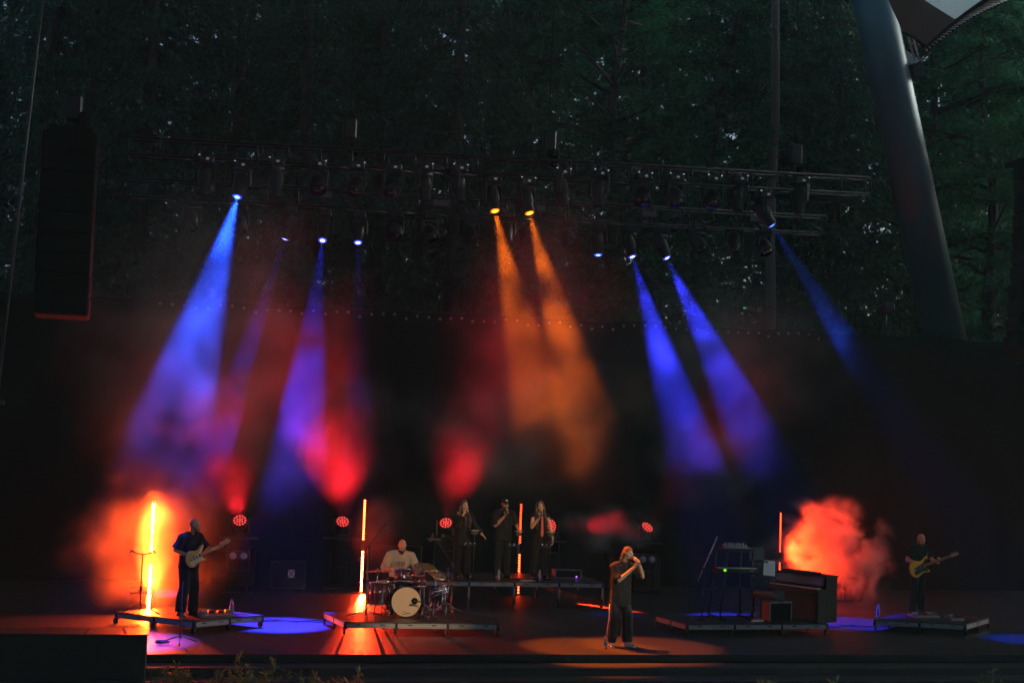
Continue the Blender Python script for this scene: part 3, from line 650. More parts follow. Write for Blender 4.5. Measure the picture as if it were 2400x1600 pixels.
PARHOT = emitter('red_led_lens', (1.0, .06, .05), 2.6); PARDIM = emitter('red_led_face', (.9, .010, .016), .05)
PARLENS = mat('blinder_glass', (.55, .55, .58), .25, var=.1)
def par_tower(px, py, Y, label, tilt, aim, power, blinders, pan=0.0, ang=26):
    p = on_y(px, py, Y)
    t = thing('lamp_tower', label, 'stage light', (p.x, Y, 0), 0, 'red lamps on low towers at the back')
    o = Vector((p.x, Y, 0)); zc = p.z
    # tower: two uprights, base, crossbar
    for sx in (-1, 1): MB().cyl((sx * .24, .1, .03), (sx * .24, .1, zc - .38), .022, n=8).build('upright', BLACK, t)
    MB().bbox((0, .1, .02), (.7, .5, .04), .01).build('base', BLACK, t)
    MB().bbox((0, .1, zc - .40), (.85, .3, .035), .006).build('shelf', mat('shelf_edge', (.05, .05, .05), .4, .3), t)
    for z in (.5, .9): MB().cyl((-.24, .1, z), (.24, .1, z), .016, n=8).build('crossbar', BLACK, t)
    d = Matrix.Rotation(pan, 3, 'Z') @ Matrix.Rotation(-tilt, 3, 'X') @ Vector((0, -1, 0))
    c = Vector((0, 0, zc))
    hd = MB().lathe([(.07, -.26), (.13, -.24), (.175, -.1), (.18, -.01), (.165, .0)], c, d, 24).build('head', BODY, t)
    MB().bbox((0, .06, zc - .30), (.24, .24, .1), .02).build('yoke_base', BODY, t)
    for sx in (-1, 1): MB().bbox((sx * .205, .06, zc - .12), (.04, .09, .36), .01).build('yoke_arm', BODY, t)
    MB().lathe([(.168, .002), (.001, .006)], c, d, 24).build('lens_face', PARDIM, hd)
    dots = []
    for rr, n in ((0, 1), (.060, 6), (.125, 12)):
        for k in range(n): dots.append((rr * math.cos(k * 6.2832 / n + rr * 9), rr * math.sin(k * 6.2832 / n + rr * 9)))
    q = d.to_track_quat('Z', 'Y'); dm = MB().lathe([(.018, 0), (.012, .006), (.0005, .007)], (0, 0, 0), (0, 0, 1), 6).mesh('led_dot'); dm.materials.append(PARHOT)
    for x, y in dots:
        link('led_dot', dm, hd, c + q @ Vector((x, y, .007)), q.to_matrix())
    if blinders:
        b = MB().bbox((0, -.02, zc - .78), (.52, .16, .26), .02).build('twin_blinder', BODY, t)
        for sx in (-1, 1): MB().lathe([(.085, 0), (.06, .012), (.001, .016)], (sx * .12, -.102, zc - .78), (0, -1, 0), 16).build('blinder_lens', PARLENS, b)
    ld = spot_light('lamp', c + d * .04, Vector(aim) - o, power, (1.0, .010, .022), ang, 1.0, .08, t)
    return t
RP = 4600.0
def up(px, py, Y): return on_y(px, py, Y)
par_tower(562, 1219, 9.0, 'leftmost red lamp on a low tower, right of the guitarist', R(42), up(512, 1050, 5.2), RP * .9, True, -.1, 29)
par_tower(803, 1222, 10.2, 'red lamp left of the glowing strip behind the drums', R(42), up(783, 965, 5.9), RP * 1.7, False, .05, 33)
par_tower(1045, 1225, 10.3, 'red lamp half hidden by the left backing singer', R(42), up(1100, 975, 6.2), RP * 1.6, False, -.35, 32)
par_tower(1292, 1231, 10.3, 'red lamp behind the arm of the right backing singer', R(14), up(1440, 1225, 8.8), RP * .16, False, .5, 22)
par_tower(1517, 1235, 10.3, 'rightmost red lamp on a low tower, behind the lead singer', R(44), up(1640, 1060, 6.0), RP * .45, True, .35, 27)

# ================================================================ SMOKE (denser drifting clouds) AND HAZE (even air)
def volume_mat(name, density, col=(.92, .92, .94), g=.15):
    m = bpy.data.materials.new(name); m.use_nodes = True; nt = m.node_tree; nt.nodes.remove(nt.nodes['Principled BSDF'])
    pv = nt.nodes.new('ShaderNodeVolumePrincipled'); pv.inputs['Color'].default_value = col + (1,); pv.inputs['Density'].default_value = density; pv.inputs['Anisotropy'].default_value = g
    out = [n for n in nt.nodes if n.type == 'OUTPUT_MATERIAL'][0]; nt.links.new(pv.outputs[0], out.inputs['Volume']); return m
SMOKE = volume_mat('stage_smoke', 1.0)
def smoke(label, c, r, dens, nscale=1.0, lo=.38, hi=.72, vox=.09, edge=.35, seed=0.0, sq=(1, 1, 1), detail=5, warp=.0):
    """a drifting cloud: a density grid inside the ellipsoid c, r, broken up by noise"""
    ng = bpy.data.node_groups.new('smoke_field', 'GeometryNodeTree')
    ng.interface.new_socket('Geometry', in_out='INPUT', socket_type='NodeSocketGeometry'); ng.interface.new_socket('Geometry', in_out='OUTPUT', socket_type='NodeSocketGeometry')
    N = ng.nodes; Lk = ng.links; gi = N.new('NodeGroupInput'); go = N.new('NodeGroupOutput')
    pos = N.new('GeometryNodeInputPosition')
    dv = N.new('ShaderNodeVectorMath'); dv.operation = 'DIVIDE'; dv.inputs[1].default_value = r; Lk.new(pos.outputs[0], dv.inputs[0])
    ln = N.new('ShaderNodeVectorMath'); ln.operation = 'LENGTH'; Lk.new(dv.outputs[0], ln.inputs[0])
    nz = N.new('ShaderNodeTexNoise'); nz.inputs['Scale'].default_value = nscale; nz.inputs['Detail'].default_value = detail; nz.inputs['Roughness'].default_value = .58; nz.inputs['Distortion'].default_value = warp
    of = N.new('ShaderNodeVectorMath'); of.operation = 'MULTIPLY_ADD'; of.inputs[1].default_value = sq; of.inputs[2].default_value = (seed * 7.3, seed * 3.1, seed * 5.7); Lk.new(pos.outputs[0], of.inputs[0]); Lk.new(of.outputs[0], nz.inputs['Vector'])
    # noise pushes the outline in and out
    ad = N.new('ShaderNodeMath'); ad.operation = 'MULTIPLY_ADD'; ad.inputs[1].default_value = -1.3; Lk.new(nz.outputs['Fac'], ad.inputs[0])
    ad.inputs[2].default_value = .65; s2 = N.new('ShaderNodeMath'); s2.operation = 'ADD'; Lk.new(ln.outputs['Value'], s2.inputs[0]); Lk.new(ad.outputs[0], s2.inputs[1])
    mk = N.new('ShaderNodeMapRange'); mk.interpolation_type = 'SMOOTHSTEP'; mk.inputs['From Min'].default_value = .95; mk.inputs['From Max'].default_value = edge; Lk.new(s2.outputs[0], mk.inputs['Value'])
    m2 = N.new('ShaderNodeMapRange'); m2.inputs['From Min'].default_value = lo; m2.inputs['From Max'].default_value = hi; Lk.new(nz.outputs['Fac'], m2.inputs['Value'])
    hard = N.new('ShaderNodeMapRange'); hard.interpolation_type = 'SMOOTHSTEP'; hard.inputs['From Min'].default_value = 1.0; hard.inputs['From Max'].default_value = .8; Lk.new(ln.outputs['Value'], hard.inputs['Value'])
    mu = N.new('ShaderNodeMath'); mu.operation = 'MULTIPLY'; Lk.new(mk.outputs[0], mu.inputs[0]); Lk.new(m2.outputs[0], mu.inputs[1])
    mu3 = N.new('ShaderNodeMath'); mu3.operation = 'MULTIPLY'; Lk.new(mu.outputs[0], mu3.inputs[0]); Lk.new(hard.outputs[0], mu3.inputs[1])
    mu2 = N.new('ShaderNodeMath'); mu2.operation = 'MULTIPLY'; mu2.inputs[1].default_value = dens; Lk.new(mu3.outputs[0], mu2.inputs[0])
    vc = N.new('GeometryNodeVolumeCube'); Lk.new(mu2.outputs[0], vc.inputs['Density'])
    vc.inputs['Min'].default_value = [-a for a in r]; vc.inputs['Max'].default_value = r
    for ax, a in zip('XYZ', r): vc.inputs['Resolution ' + ax].default_value = max(6, int(2 * a / vox))
    sm = N.new('GeometryNodeSetMaterial'); sm.inputs['Material'].default_value = SMOKE; Lk.new(vc.outputs[0], sm.inputs[0]); Lk.new(sm.outputs[0], go.inputs[0])
    me = MB().ell((0, 0, 0), tuple(r), nu=10, nv=6).mesh('smoke'); me.materials.append(SMOKE)
    o = link('smoke', me, None, c); md = o.modifiers.new('smoke', 'NODES'); md.node_group = ng
    return tag(o, label, 'smoke', kind='stuff')
# ================================================================ RISERS
def riser(corners, z, label, mods, legs='caster', post=.05, th=.085, name='stage_riser'):
    """corners: front-left, front-right, back-right, back-left on the plane z"""
    FL, FR, BR, BL = [Vector((c.x, c.y, 0)) for c in corners]; o = FL.copy()
    U = (FR - FL); V = (BL - FL); lu = U.length; lv = V.length; U = U / lu; V = V / lv
    t = thing(name, label, 'riser', (o.x, o.y, 0)); rot = Matrix((U, V, _z)).transposed()
    P = lambda a, b, h: U * a + V * b + _z * h
    n1, n2 = mods
    for i in range(n1):
        for j in range(n2):
            a0, a1 = lu * i / n1, lu * (i + 1) / n1; b0, b1 = lv * j / n2, lv * (j + 1) / n2
            MB().box(P((a0 + a1) / 2, (b0 + b1) / 2, z - .012), (a1 - a0 - .006, b1 - b0 - .006, .02), rot).build('deck_panel', DECKTOP, t)
    # edge profiles: between posts along the front, sides and back
    for i in range(n1):
        a0, a1 = lu * i / n1 + post / 2, lu * (i + 1) / n1 - post / 2
        for b, sg in ((0, -1), (lv, 1)):
            e = MB()
            e.box(P((a0 + a1) / 2, b + sg * -.018, z - .025 - th / 2), (a1 - a0, .036, th), rot).build('edge_profile', ALUD, t)
            MB().box(P((a0 + a1) / 2, b + sg * .004, z - .025 - th * .45), (a1 - a0, .012, .012), rot).build('edge_rib', ALU, t)
            for q in (.25, .75): MB().box(P(a0 + (a1 - a0) * q, b + sg * .006, z - .025 - th * .3), (.09, .016, .016), rot).build('edge_slot', BLACK, t)
    for j in range(n2):
        b0, b1 = lv * j / n2 + post / 2, lv * (j + 1) / n2 - post / 2
        for a, sg in ((0, -1), (lu, 1)):
            MB().box(P(a + sg * -.018, (b0 + b1) / 2, z - .025 - th / 2), (.036, b1 - b0, th), rot).build('edge_profile', ALUD, t)
    for i in range(n1 + 1):
        for j in range(n2 + 1):
            a = min(max(lu * i / n1, .02), lu - .02); b = min(max(lv * j / n2, .02), lv - .02)
            MB().box(P(a, b, z - .03 - th / 2), (post, post, th + .006), rot).build('corner_post', BLACK, t)
            if legs == 'caster':
                l = MB().cyl(P(a, b, .10), P(a, b, z - .03 - th), .022, n=8).build('leg', ALUD, t)
            else:
                l = MB().cyl(P(a, b, .16), P(a, b, z - .03 - th), .026, n=10).build('leg', ALUD, t)
                MB().cyl(P(a, b, .10), P(a, b, .2), .034, n=10).build('collar', STEEL, l)
            w_ = MB().cyl(P(a - .018, b + .03, .055), P(a + .018, b + .03, .055), .053, n=14).build('caster_wheel', RUBBER, l)
            MB().box(P(a, b + .015, .105), (.06, .07, .02), rot).build('caster_fork', STEEL, l)
    return t
ZR = .23
gl, gf, gr = on_z(271, 1432, ZR), on_z(456, 1455, ZR), on_z(618, 1440, ZR)
riser((gf, gr, gl + gr - gf, gl), ZR, 'low wheeled platform turned cornerwise under the guitarist', (2, 2))
db, dfl, dfr = on_z(759, 1433, ZR), on_z(807, 1456, ZR), on_z(1169, 1460, ZR)
riser((dfl, dfr, dfr + db - dfl, db), ZR, 'low wheeled platform under the drum kit', (3, 2))
ZV = .56
vfl = Vector((0, 0, 0)); vfr = on_z(1410, 1363, ZV); vfl = on_z(995, 1361, ZV); vfl.y = vfr.y = (vfl.y + vfr.y) / 2
riser((vfl, vfr, vfr + Vector((0, 2.0, 0)), vfl + Vector((0, 2.0, 0))), ZV, 'taller platform on legs under the three backing singers', (4, 1), 'leg')
VY = vfr.y
kb, kfl, kfr = on_z(1536, 1441, ZR), on_z(1610, 1461, ZR), on_z(1941, 1460, ZR)
riser((kfl, kfr, kfr + kb - kfl, kb), ZR, 'low wheeled platform under the keyboards and piano', (3, 2))
bl, bf, bb = on_z(2048, 1450, ZR), on_z(2264, 1462, ZR), on_z(2318, 1446, ZR)
riser((bl, bf, bb, bl + bb - bf), ZR, 'dark low wheeled platform under the bass player', (2, 2))

# ================================================================ PEOPLE
def organic(mb, name, voxel, m, parent, smooth=3, folds=None, seed=0.0):
    me0 = mb.mesh('tmp'); ob = bpy.data.objects.new('tmp', me0); COL.objects.link(ob)
    rm = ob.modifiers.new('r', 'REMESH'); rm.mode = 'VOXEL'; rm.voxel_size = voxel; rm.use_smooth_shade = True
    if smooth: sm = ob.modifiers.new('s', 'SMOOTH'); sm.iterations = smooth; sm.factor = .5
    dg = bpy.context.evaluated_depsgraph_get(); me = bpy.data.meshes.new_from_object(ob.evaluated_get(dg)); me.name = name
    bpy.data.objects.remove(ob); bpy.data.meshes.remove(me0)
    if folds:
        amp, sx, sz = folds; me.update(); nv = len(me.vertices); co = np.empty(nv * 3, np.float32); me.vertices.foreach_get('co', co); co = co.reshape(-1, 3)
        no = np.empty(nv * 3, np.float32); me.vertices.foreach_get('normal', no); no = no.reshape(-1, 3)
        k = np.array([mnoise.fractal(Vector((c[0] * sx + seed, c[1] * sx, c[2] * sz + .8 * c[0] * sz)), 1.0, 2.0, 3) for c in co], np.float32)
        co = co + no * (k * amp)[:, None]; me.vertices.foreach_set('co', co.ravel()); me.update()
    me.polygons.foreach_set('use_smooth', [True] * len(me.polygons)); me.materials.clear(); me.materials.append(m)
    return link(name, me, parent)
SKIN1 = mat('light_skin', (.50, .30, .21), .5, var=.1, scale=20)
SKIN2 = mat('tanned_skin', (.40, .22, .14), .5, var=.12, scale=20)
SKIN3 = mat('tattooed_skin', (.44, .27, .18), .5, var=.4, scale=26)
CLOTHK = mat('black_cotton', (.009, .009, .010), .9, var=.3, scale=12, spec=.2, bump=.2, bscale=60)
CLOTHD = mat('washed_black_cotton', (.014, .014, .0145), .9, var=.3, scale=10, spec=.25, bump=.2, bscale=60)
CLOTHT = mat('black_track_fabric', (.014, .014, .015), .6, var=.2)
CLOTHB = mat('beige_grey_cotton', (.30, .26, .215), .9, var=.15, scale=12, bump=.2, bscale=70)
HAIRB = mat('dark_brown_hair', (.035, .020, .013), .45, var=.5, scale=30)
HAIRS = mat('brown_hair', (.09, .05, .028), .45, var=.5, scale=30)
WHITE = mat('white_fabric', (.72, .72, .70), .7, var=.08)
REDT = mat('red_tie_silk', (.40, .02, .03), .45, var=.15)
EYE = mat('eye', (.03, .02, .02), .2, var=0)
LIP = mat('lip', (.34, .13, .11), .5, var=.1)
def V3(*a): return Vector(a)
def lerp(a, b, t): return Vector(a).lerp(Vector(b), t)
def hand(mb, w, fd, pn, curl=.6, side=1, k=1.0, spread=.0):
    """w wrist, fd pointing direction, pn direction the palm faces; side: +1 thumb towards fd x pn, -1 the other way"""
    fd = Vector(fd).normalized(); pn = Vector(pn); pn = (pn - fd * pn.dot(fd)).normalized(); ax = fd.cross(pn) * side
    c = Vector(w) + fd * (.048 * k); q = Matrix((ax, fd, pn)).transposed()
    mb.ell(c, (.040 * k, .052 * k, .017 * k), q); mb.caps(Vector(w) - fd * .01, .024 * k, c, .022 * k)
    for i, (off, L) in enumerate(((.030, .070), (.010, .080), (-.011, .074), (-.030, .058))):
        p = Vector(w) + fd * (.088 * k) + ax * (off * k); d = fd.copy(); r = .0098 * k
        for s in range(3):
            a = curl * (.75 if s == 0 else 1.0); rot = Quaternion(fd.cross(pn), a); d = (rot @ d).normalized()
            p2 = p + d * (L * k * (.44, .32, .24)[s]); mb.caps(p, r, p2, r * .92); p = p2; r *= .92
    p = Vector(w) + fd * (.030 * k) + ax * (.034 * k); d = (fd * .75 + ax * .75 + pn * .25).normalized()
    for s, L in enumerate((.036, .030)):
        p2 = p + d * (L * k); mb.caps(p, .0125 * k, p2, .0105 * k); p = p2; d = (d + pn * (.5 * curl) - ax * (.45 * curl) + fd * .3).normalized()
def person(label, loc, rz, J, skin, height=1.78, shirt=None, legs=None, shoe=CLOTHK, hair=None, extras=None, baggy=1.0, sleeve=.55, hem=.86, group=None, build=1.0):
    t = thing('person', label, 'person', loc, rz, group); K = height / 1.78
    D = dict(pelvis=V3(0, 0, .95), belly=V3(0, 0, 1.12), chest=V3(0, 0, 1.30), neck=V3(0, .015, 1.49), head=V3(0, -.02, 1.655), hrot=(0, 0, 0),
             shR=V3(-.185, .01, 1.435), elR=V3(-.25, .02, 1.15), wrR=V3(-.24, -.10, .90), shL=V3(.185, .01, 1.435), elL=V3(.25, .02, 1.15), wrL=V3(.24, -.10, .90),
             hipR=V3(-.09, 0, .93), knR=V3(-.11, -.02, .50), anR=V3(-.12, .02, .085), hipL=V3(.09, 0, .93), knL=V3(.11, -.02, .50), anL=V3(.12, .02, .085),
             toR=V3(-.35, -1, 0), toL=V3(.35, -1, 0), hR=None, hL=None)
    D.update(J)
    for k_, v in list(D.items()):
        if isinstance(v, Vector) and k_ not in ('toR', 'toL'): D[k_] = v * K
    B = build
    b = MB(); pel, bel, che, nek, hd = D['pelvis'], D['belly'], D['chest'], D['neck'], D['head']
    up = (che - pel).normalized(); sh = (D['shL'] - D['shR']); sx = (sh - up * sh.dot(up)).normalized(); sy = up.cross(sx); rt = Matrix((sx, sy, up)).transposed()
    hx = (D['hipL'] - D['hipR']).normalized(); ry = Vector((0, 0, 1)).cross(hx); rp = Matrix((hx, ry, Vector((0, 0, 1)))).transposed()
    rings = [(pel - up * .09, .13, .095, rp), (pel, .155 * B, .11 * B, rp), (lerp(pel, bel, .6), .145 * B, .105 * B, rt), (bel, .142 * B, .105 * B, rt), (che, .160 * B, .115 * B, rt), (lerp(che, nek, .6), .155 * B, .095, rt), (nek - up * .02, .075, .07, rt)]
    b.loft(rings)
    H = Matrix.Rotation(D['hrot'][2], 3, 'Z') @ Matrix.Rotation(D['hrot'][0], 3, 'X') @ Matrix.Rotation(D['hrot'][1], 3, 'Y')   # pitch, roll, yaw
    hp = lambda x, y, z: hd + H @ Vector((x, y, z))
    b.caps(nek - up * .02, .062, hp(0, .015, -.07), .054)
    b.ell(hp(0, .01, .025), (.073, .094, .092), H); b.ell(hp(0, -.025, -.035), (.060, .068, .080), H); b.ell(hp(0, -.060, -.085), (.032, .028, .024), H)
    b.caps(hp(0, -.088, .012), .011, hp(0, -.108, -.028), .015); b.caps(hp(-.035, -.082, .022), .012, hp(.035, -.082, .022), .012)
    for s in (-1, 1):
        b.ell(hp(s * .076, .012, -.005), (.010, .020, .030), H); b.ell(hp(s * .042, -.062, -.030), (.024, .024, .022), H)
    for S in 'RL':
        s = -1 if S == 'R' else 1
        b.caps(lerp(nek, D['sh' + S], .35), .055, D['sh' + S], .060 * B)
        b.chain([(D['sh' + S], .058 * B), (lerp(D['sh' + S], D['el' + S], .4), .052 * B), (D['el' + S], .040 * B), (lerp(D['el' + S], D['wr' + S], .3), .041 * B), (D['wr' + S], .026)])
        b.chain([(D['hip' + S], .088 * B), (lerp(D['hip' + S], D['kn' + S], .5), .075 * B), (D['kn' + S], .056), (lerp(D['kn' + S], D['an' + S], .3), .056), (D['an' + S], .036)])
        tn = D['to' + S].normalized(); b.caps(D['an' + S] - V3(0, 0, .04), .036, D['an' + S] + tn * .15 - V3(0, 0, .055), .028)
        h = D['h' + S]
        if h is None: h = ((D['wr' + S] - D['el' + S]).normalized(), V3(-s, 0, 0), .45, 1)
        hand(b, D['wr' + S], *h, k=K)
    body = organic(b, 'body', .0085, skin, t, 2)
    for s in (-1, 1): MB().ell(hp(s * .030, -.083, .002), (.013, .009, .008), H, 8, 6).build('eye', EYE, body)
    MB().ell(hp(0, -.094, -.058), (.023, .008, .008), H, 10, 6).build('mouth', LIP, body)
    if shirt:
        m, o = shirt, MB(); g = .022 * baggy
        hz_ = lerp(pel, bel, 0) + V3(0, 0, hem - .95 * 1.0) * K if hem < .95 else lerp(pel, bel, (hem - .95) / .17)
        o.loft([(hz_, .165 * B + g * 1.7, .125 * B + g * 1.5, rp), (lerp(hz_, bel, .5), .160 * B + g * 1.4, .120 * B + g * 1.3, rp), (bel, .155 * B + g * 1.1, .115 * B + g * 1.1, rt), (che, .168 * B + g, .122 * B + g, rt), (lerp(che, nek, .62), .160 * B + g * .6, .100 + g * .5, rt), (nek - up * .012, .088, .082, rt), (nek + up * .004, .078, .074, rt)], 28)
        for S in 'RL':
            a, e, w = D['sh' + S], D['el' + S], D['wr' + S]
            o.caps(lerp(nek, a, .30), .066, a, .071 * B + min(g, .03) * .2)
            if sleeve > 0:
                if sleeve <= 1: a2 = a - up * .004; o.ell(a2, .072 * B + min(g, .03) * .2); o.cyl(a2, lerp(a, e, sleeve), .072 * B + min(g, .03) * .3, .062 * B + g * 1.1, 16)
                else:
                    o.caps(a, .068 * B + g * .4, e, .054 * B + g * .9); o.cyl(e, lerp(e, w, sleeve - 1), .052 * B + g * .9, .042 * B + g * 1.0, 14)
        so = organic(o, 'shirt', .012, m, t, 4, (.016 + .006 * baggy, 5.5, 3.0), loc[0]); 
    if legs:
        m, wide, cuff = legs; o = MB(); g = .02
        o.loft([(pel + V3(0, 0, .07) * K, .150 * B + g * .5, .11 * B + g * .5, rp), (pel - V3(0, 0, .02) * K, .165 * B + g * .6, .12 * B + g * .8, rp), (pel - V3(0, 0, .12) * K, .15 * B + g, .105 * B + g, rp)])
        for S in 'RL':
            a, k_, f = D['hip' + S], D['kn' + S], D['an' + S]
            o.caps(a, .098 * B + g * .3, lerp(a, k_, .5), .082 + .02 * wide); o.caps(lerp(a, k_, .5), .082 + .02 * wide, k_, .068 + .024 * wide)
            o.caps(k_, .068 + .024 * wide, lerp(k_, f, .6), .060 + .036 * wide); o.cyl(lerp(k_, f, .6), f + V3(0, 0, -.01), .060 + .036 * wide, cuff, 16)
        organic(o, 'trousers', .012, m, t, 4, (.018, 6, 3.2), loc[0] + 3)
    for S in 'RL':
        tn = D['to' + S].normalized(); a = D['an' + S]; o = MB()
        o.caps(a - tn * .03 + V3(0, 0, -.045), .040, a + tn * .13 + V3(0, 0, -.052), .036); o.caps(a + V3(0, 0, .0), .040, a - tn * .02 + V3(0, 0, -.03), .042)
        o.box(a + tn * .05 + V3(0, 0, -.078), (.075, .26, .02), Matrix((tn.cross(V3(0, 0, 1)), tn, V3(0, 0, 1))).transposed())
        organic(o, 'shoe', .008, shoe, t, 2)
    if hair: hair(t, hp, H, D)
    return t, hp, H, D
def microphone(label, p, d, cable=False, group='hand microphones'):
    """p centre of the grip, d direction to the head of the microphone"""
    d = Vector(d).normalized(); t = thing('microphone', label, 'microphone', p, 0, group)
    MB().lathe([(.010, -.10), (.013, -.09), (.017, .05), (.018, .06)], (0, 0, 0), d, 14).build('handle', PLASTIC, t)
    MB().lathe([(.018, .058), (.025, .072), (.026, .090), (.018, .108), (.001, .114)], (0, 0, 0), d, 14).build('grille', mat('mic_grille', (.35, .35, .36), .35, .9, var=.2, scale=200), t)
    MB().lathe([(.0265, .074), (.0265, .082)], (0, 0, 0), d, 14).build('band', ALU, t)
    return t
def world_pt(t, p): return Matrix.Translation(t.location) @ Matrix.Rotation(t.rotation_euler.z, 4, 'Z') @ Vector(p)
def world_dir(t, d): return Matrix.Rotation(t.rotation_euler.z, 3, 'Z') @ Vector(d)
# hair builders
def h_slick(t, hp, H, D):
    o = MB(); o.ell(hp(0, .022, .045), (.080, .098, .090), H); o.ell(hp(0, .075, -.01), (.070, .045, .09), H); o.ell(hp(0, .075, -.085), (.055, .04, .06), H)
    for s in (-1, 1): o.ell(hp(s * .072, .035, -.02), (.016, .04, .065), H); o.caps(hp(s * .06, .06, -.06), .03, hp(s * .07, .07, -.14), .02)
    organic(o, 'hair', .009, HAIRS, t, 2, (.010, 30, 12))
    b = MB(); b.ell(hp(0, -.066, -.088), (.040, .032, .028), H); b.caps(hp(-.026, -.098, -.047), .006, hp(.026, -.098, -.047), .006); organic(b, 'beard', .007, HAIRB, t, 1)
def h_beard(col, long=.0):
    def f(t, hp, H, D):
        b = MB(); b.ell(hp(0, -.05, -.09 - long / 3), (.055, .045, .045 + long / 2), H); 
        for s in (-1, 1): b.caps(hp(s * .058, .0, -.03), .014, hp(s * .045, -.045, -.085), .022)
        b.caps(hp(-.028, -.097, -.045), .008, hp(.028, -.097, -.045), .008); b.ell(hp(0, -.07, -.12 - long), (.034, .03, .04), H)
        organic(b, 'beard', .008, col, t, 1, (.006, 40, 30))
    return f
def h_long(side_front=1):
    def f(t, hp, H, D):
        o = MB(); o.ell(hp(0, .022, .040), (.084, .100, .094), H); n = D['neck']
        for s, fr in ((-1, -.02), (1, -.04)):
            o.chain([(hp(s * .068, .02, .03), .030), (hp(s * .084, .015, -.07), .032), (n + V3(s * .095, -.04, -.03), .040), (n + V3(s * .105, -.10 + fr, -.20), .040), (n + V3(s * .10, -.10 + fr, -.34), .018)])
        o.chain([(hp(0, .07, .0), .07), (n + V3(0, .08, -.05), .07), (n + V3(0, .10, -.25), .06), (n + V3(0, .09, -.36), .02)])
        organic(o, 'hair', .010, HAIRB, t, 2, (.014, 26, 5))
    return f
def h_cap(t, hp, H, D):
    o = MB(); o.loft([(hp(0, .012, .028), .082, .102, H), (hp(0, .012, .07), .080, .099, H), (hp(0, .012, .105), .062, .078, H), (hp(0, .012, .122), .025, .03, H)], 22)
    c = organic(o, 'cap', .008, CLOTHK, t, 1)
    MB().loft([(hp(0, -.115, .030), .065, .055, H), (hp(0, -.118, .037), .062, .052, H)], 18).build('peak', CLOTHK, c)
    MB().extrude([(-.022, -.014), (-.010, -.014), (-.010, .004), (.008, -.014), (.020, -.014), (.020, .016), (.009, .016), (.009, -.002), (-.009, .016), (-.022, .016)], 0, .004, hp(0, -.088, .085), H @ V3(1, 0, 0), H @ V3(0, .35, 1).normalized()).build('cap_emblem', WHITE, c)
    g = MB()
    for s in (-1, 1): g.tube([hp(s * .031 + .022 * math.cos(a), -.104, .002 + .017 * math.sin(a)) for a in [k * math.pi / 6 for k in range(12)]], .0032, 5, True)
    g.cyl(hp(-.01, -.105, .004), hp(.01, -.105, .004), .003, n=5)
    for s in (-1, 1): g.cyl(hp(s * .053, -.102, .005), hp(s * .078, .0, .006), .003, n=5)
    g.build('glasses', PLASTIC, t); h_beard(HAIRB)(t, hp, H, D)
    b = MB(); b.ell(hp(0, .06, -.03), (.072, .05, .05), H); organic(b, 'hair', .009, HAIRB, t, 1)

# ---- lead singer
sp = on_z(1449, 1513, 0)
J = dict(pelvis=V3(0, .0, .95), belly=V3(.01, -.01, 1.12), chest=V3(.02, -.02, 1.29), neck=V3(.045, -.04, 1.465), head=V3(.085, -.10, 1.615), hrot=(.05, .30, .42),
         shR=V3(-.145, -.02, 1.385), elR=V3(-.12, -.17, 1.16), wrR=V3(.115, -.30, 1.41), shL=V3(.215, .0, 1.375), elL=V3(.36, -.16, 1.22), wrL=V3(.235, -.22, 1.50),
         hipR=V3(-.09, 0, .93), knR=V3(-.12, -.03, .50), anR=V3(-.135, .02, .085), hipL=V3(.09, 0, .93), knL=V3(.135, -.04, .50), anL=V3(.155, -.04, .085),
         hR=(V3(.25, -.2, .8), V3(.5, -.9, .1), 1.1, 1), hL=(V3(-.62, .1, .55), V3(-.3, .5, -.8), .8, -1))
pt, hp, H, D = person('lead singer in an oversized dark tee and striped track trousers, singing at the stage front', (sp.x, sp.y, 0), R(12), J, SKIN3, 1.80, CLOTHD, (CLOTHT, 1.25, .085), WHITE, h_slick, baggy=1.35, sleeve=.95, hem=.70, build=.97)
for s, a in ((-1, 'R'), (1, 'L')):
    pts = [lerp(D['hip' + a], D['kn' + a], .45) + V3(s * .102, 0, 0), lerp(D['hip' + a], D['kn' + a], .75) + V3(s * .097, 0, 0), D['kn' + a] + V3(s * .093, 0, 0), lerp(D['kn' + a], D['an' + a], .6) + V3(s * .098, 0, 0), D['an' + a] + V3(s * .086, 0, .03)]
    MB().tube(pts, [.008, .011, .012, .012, .009], 6).build('side_stripe', WHITE, pt)
MB().tube([D['wrL'] + V3(.036 * math.cos(a), .036 * math.sin(a), -.01) for a in [k * .5236 for k in range(12)]], .006, 5, True).build('bracelet', PLASTIC, pt)
mh = D['wrR'] + V3(.03, -.04, .085)
microphone('black microphone in the lead singer\'s raised hands', world_pt(pt, mh), world_dir(pt, D['head'] + V3(.03, -.05, -.06) - mh))
# ---- guitarist
gp = on_z(437, 1441, ZR)
J = dict(chest=V3(0, -.02, 1.29), neck=V3(0, -.03, 1.475), head=V3(.02, -.075, 1.635), hrot=(.12, 0, .75),
         shR=V3(-.19, -.0, 1.42), elR=V3(-.31, .04, 1.18), wrR=V3(-.10, -.20, 1.06), shL=V3(.18, -.04, 1.42), elL=V3(.29, -.17, 1.19), wrL=V3(.36, -.36, 1.235),
         knR=V3(-.11, -.02, .50), anR=V3(-.13, .03, .085), knL=V3(.10, -.06, .5), anL=V3(.12, -.02, .085),
         hR=(V3(.65, -.25, -.25), V3(.1, .5, -.7), .5, 1), hL=(V3(.1, -.6, .55), V3(.3, .7, .1), 1.0, -1))
pt, hp, H, D = person('bald bearded guitarist in a dark short-sleeved shirt on the left platform', (gp.x, gp.y, ZR), R(42), J, SKIN2, 1.76, CLOTHK, (CLOTHK, 1.1, .10), CLOTHK, h_beard(HAIRB, .03), baggy=1.3, sleeve=.85, hem=.86)
GUITARIST = pt
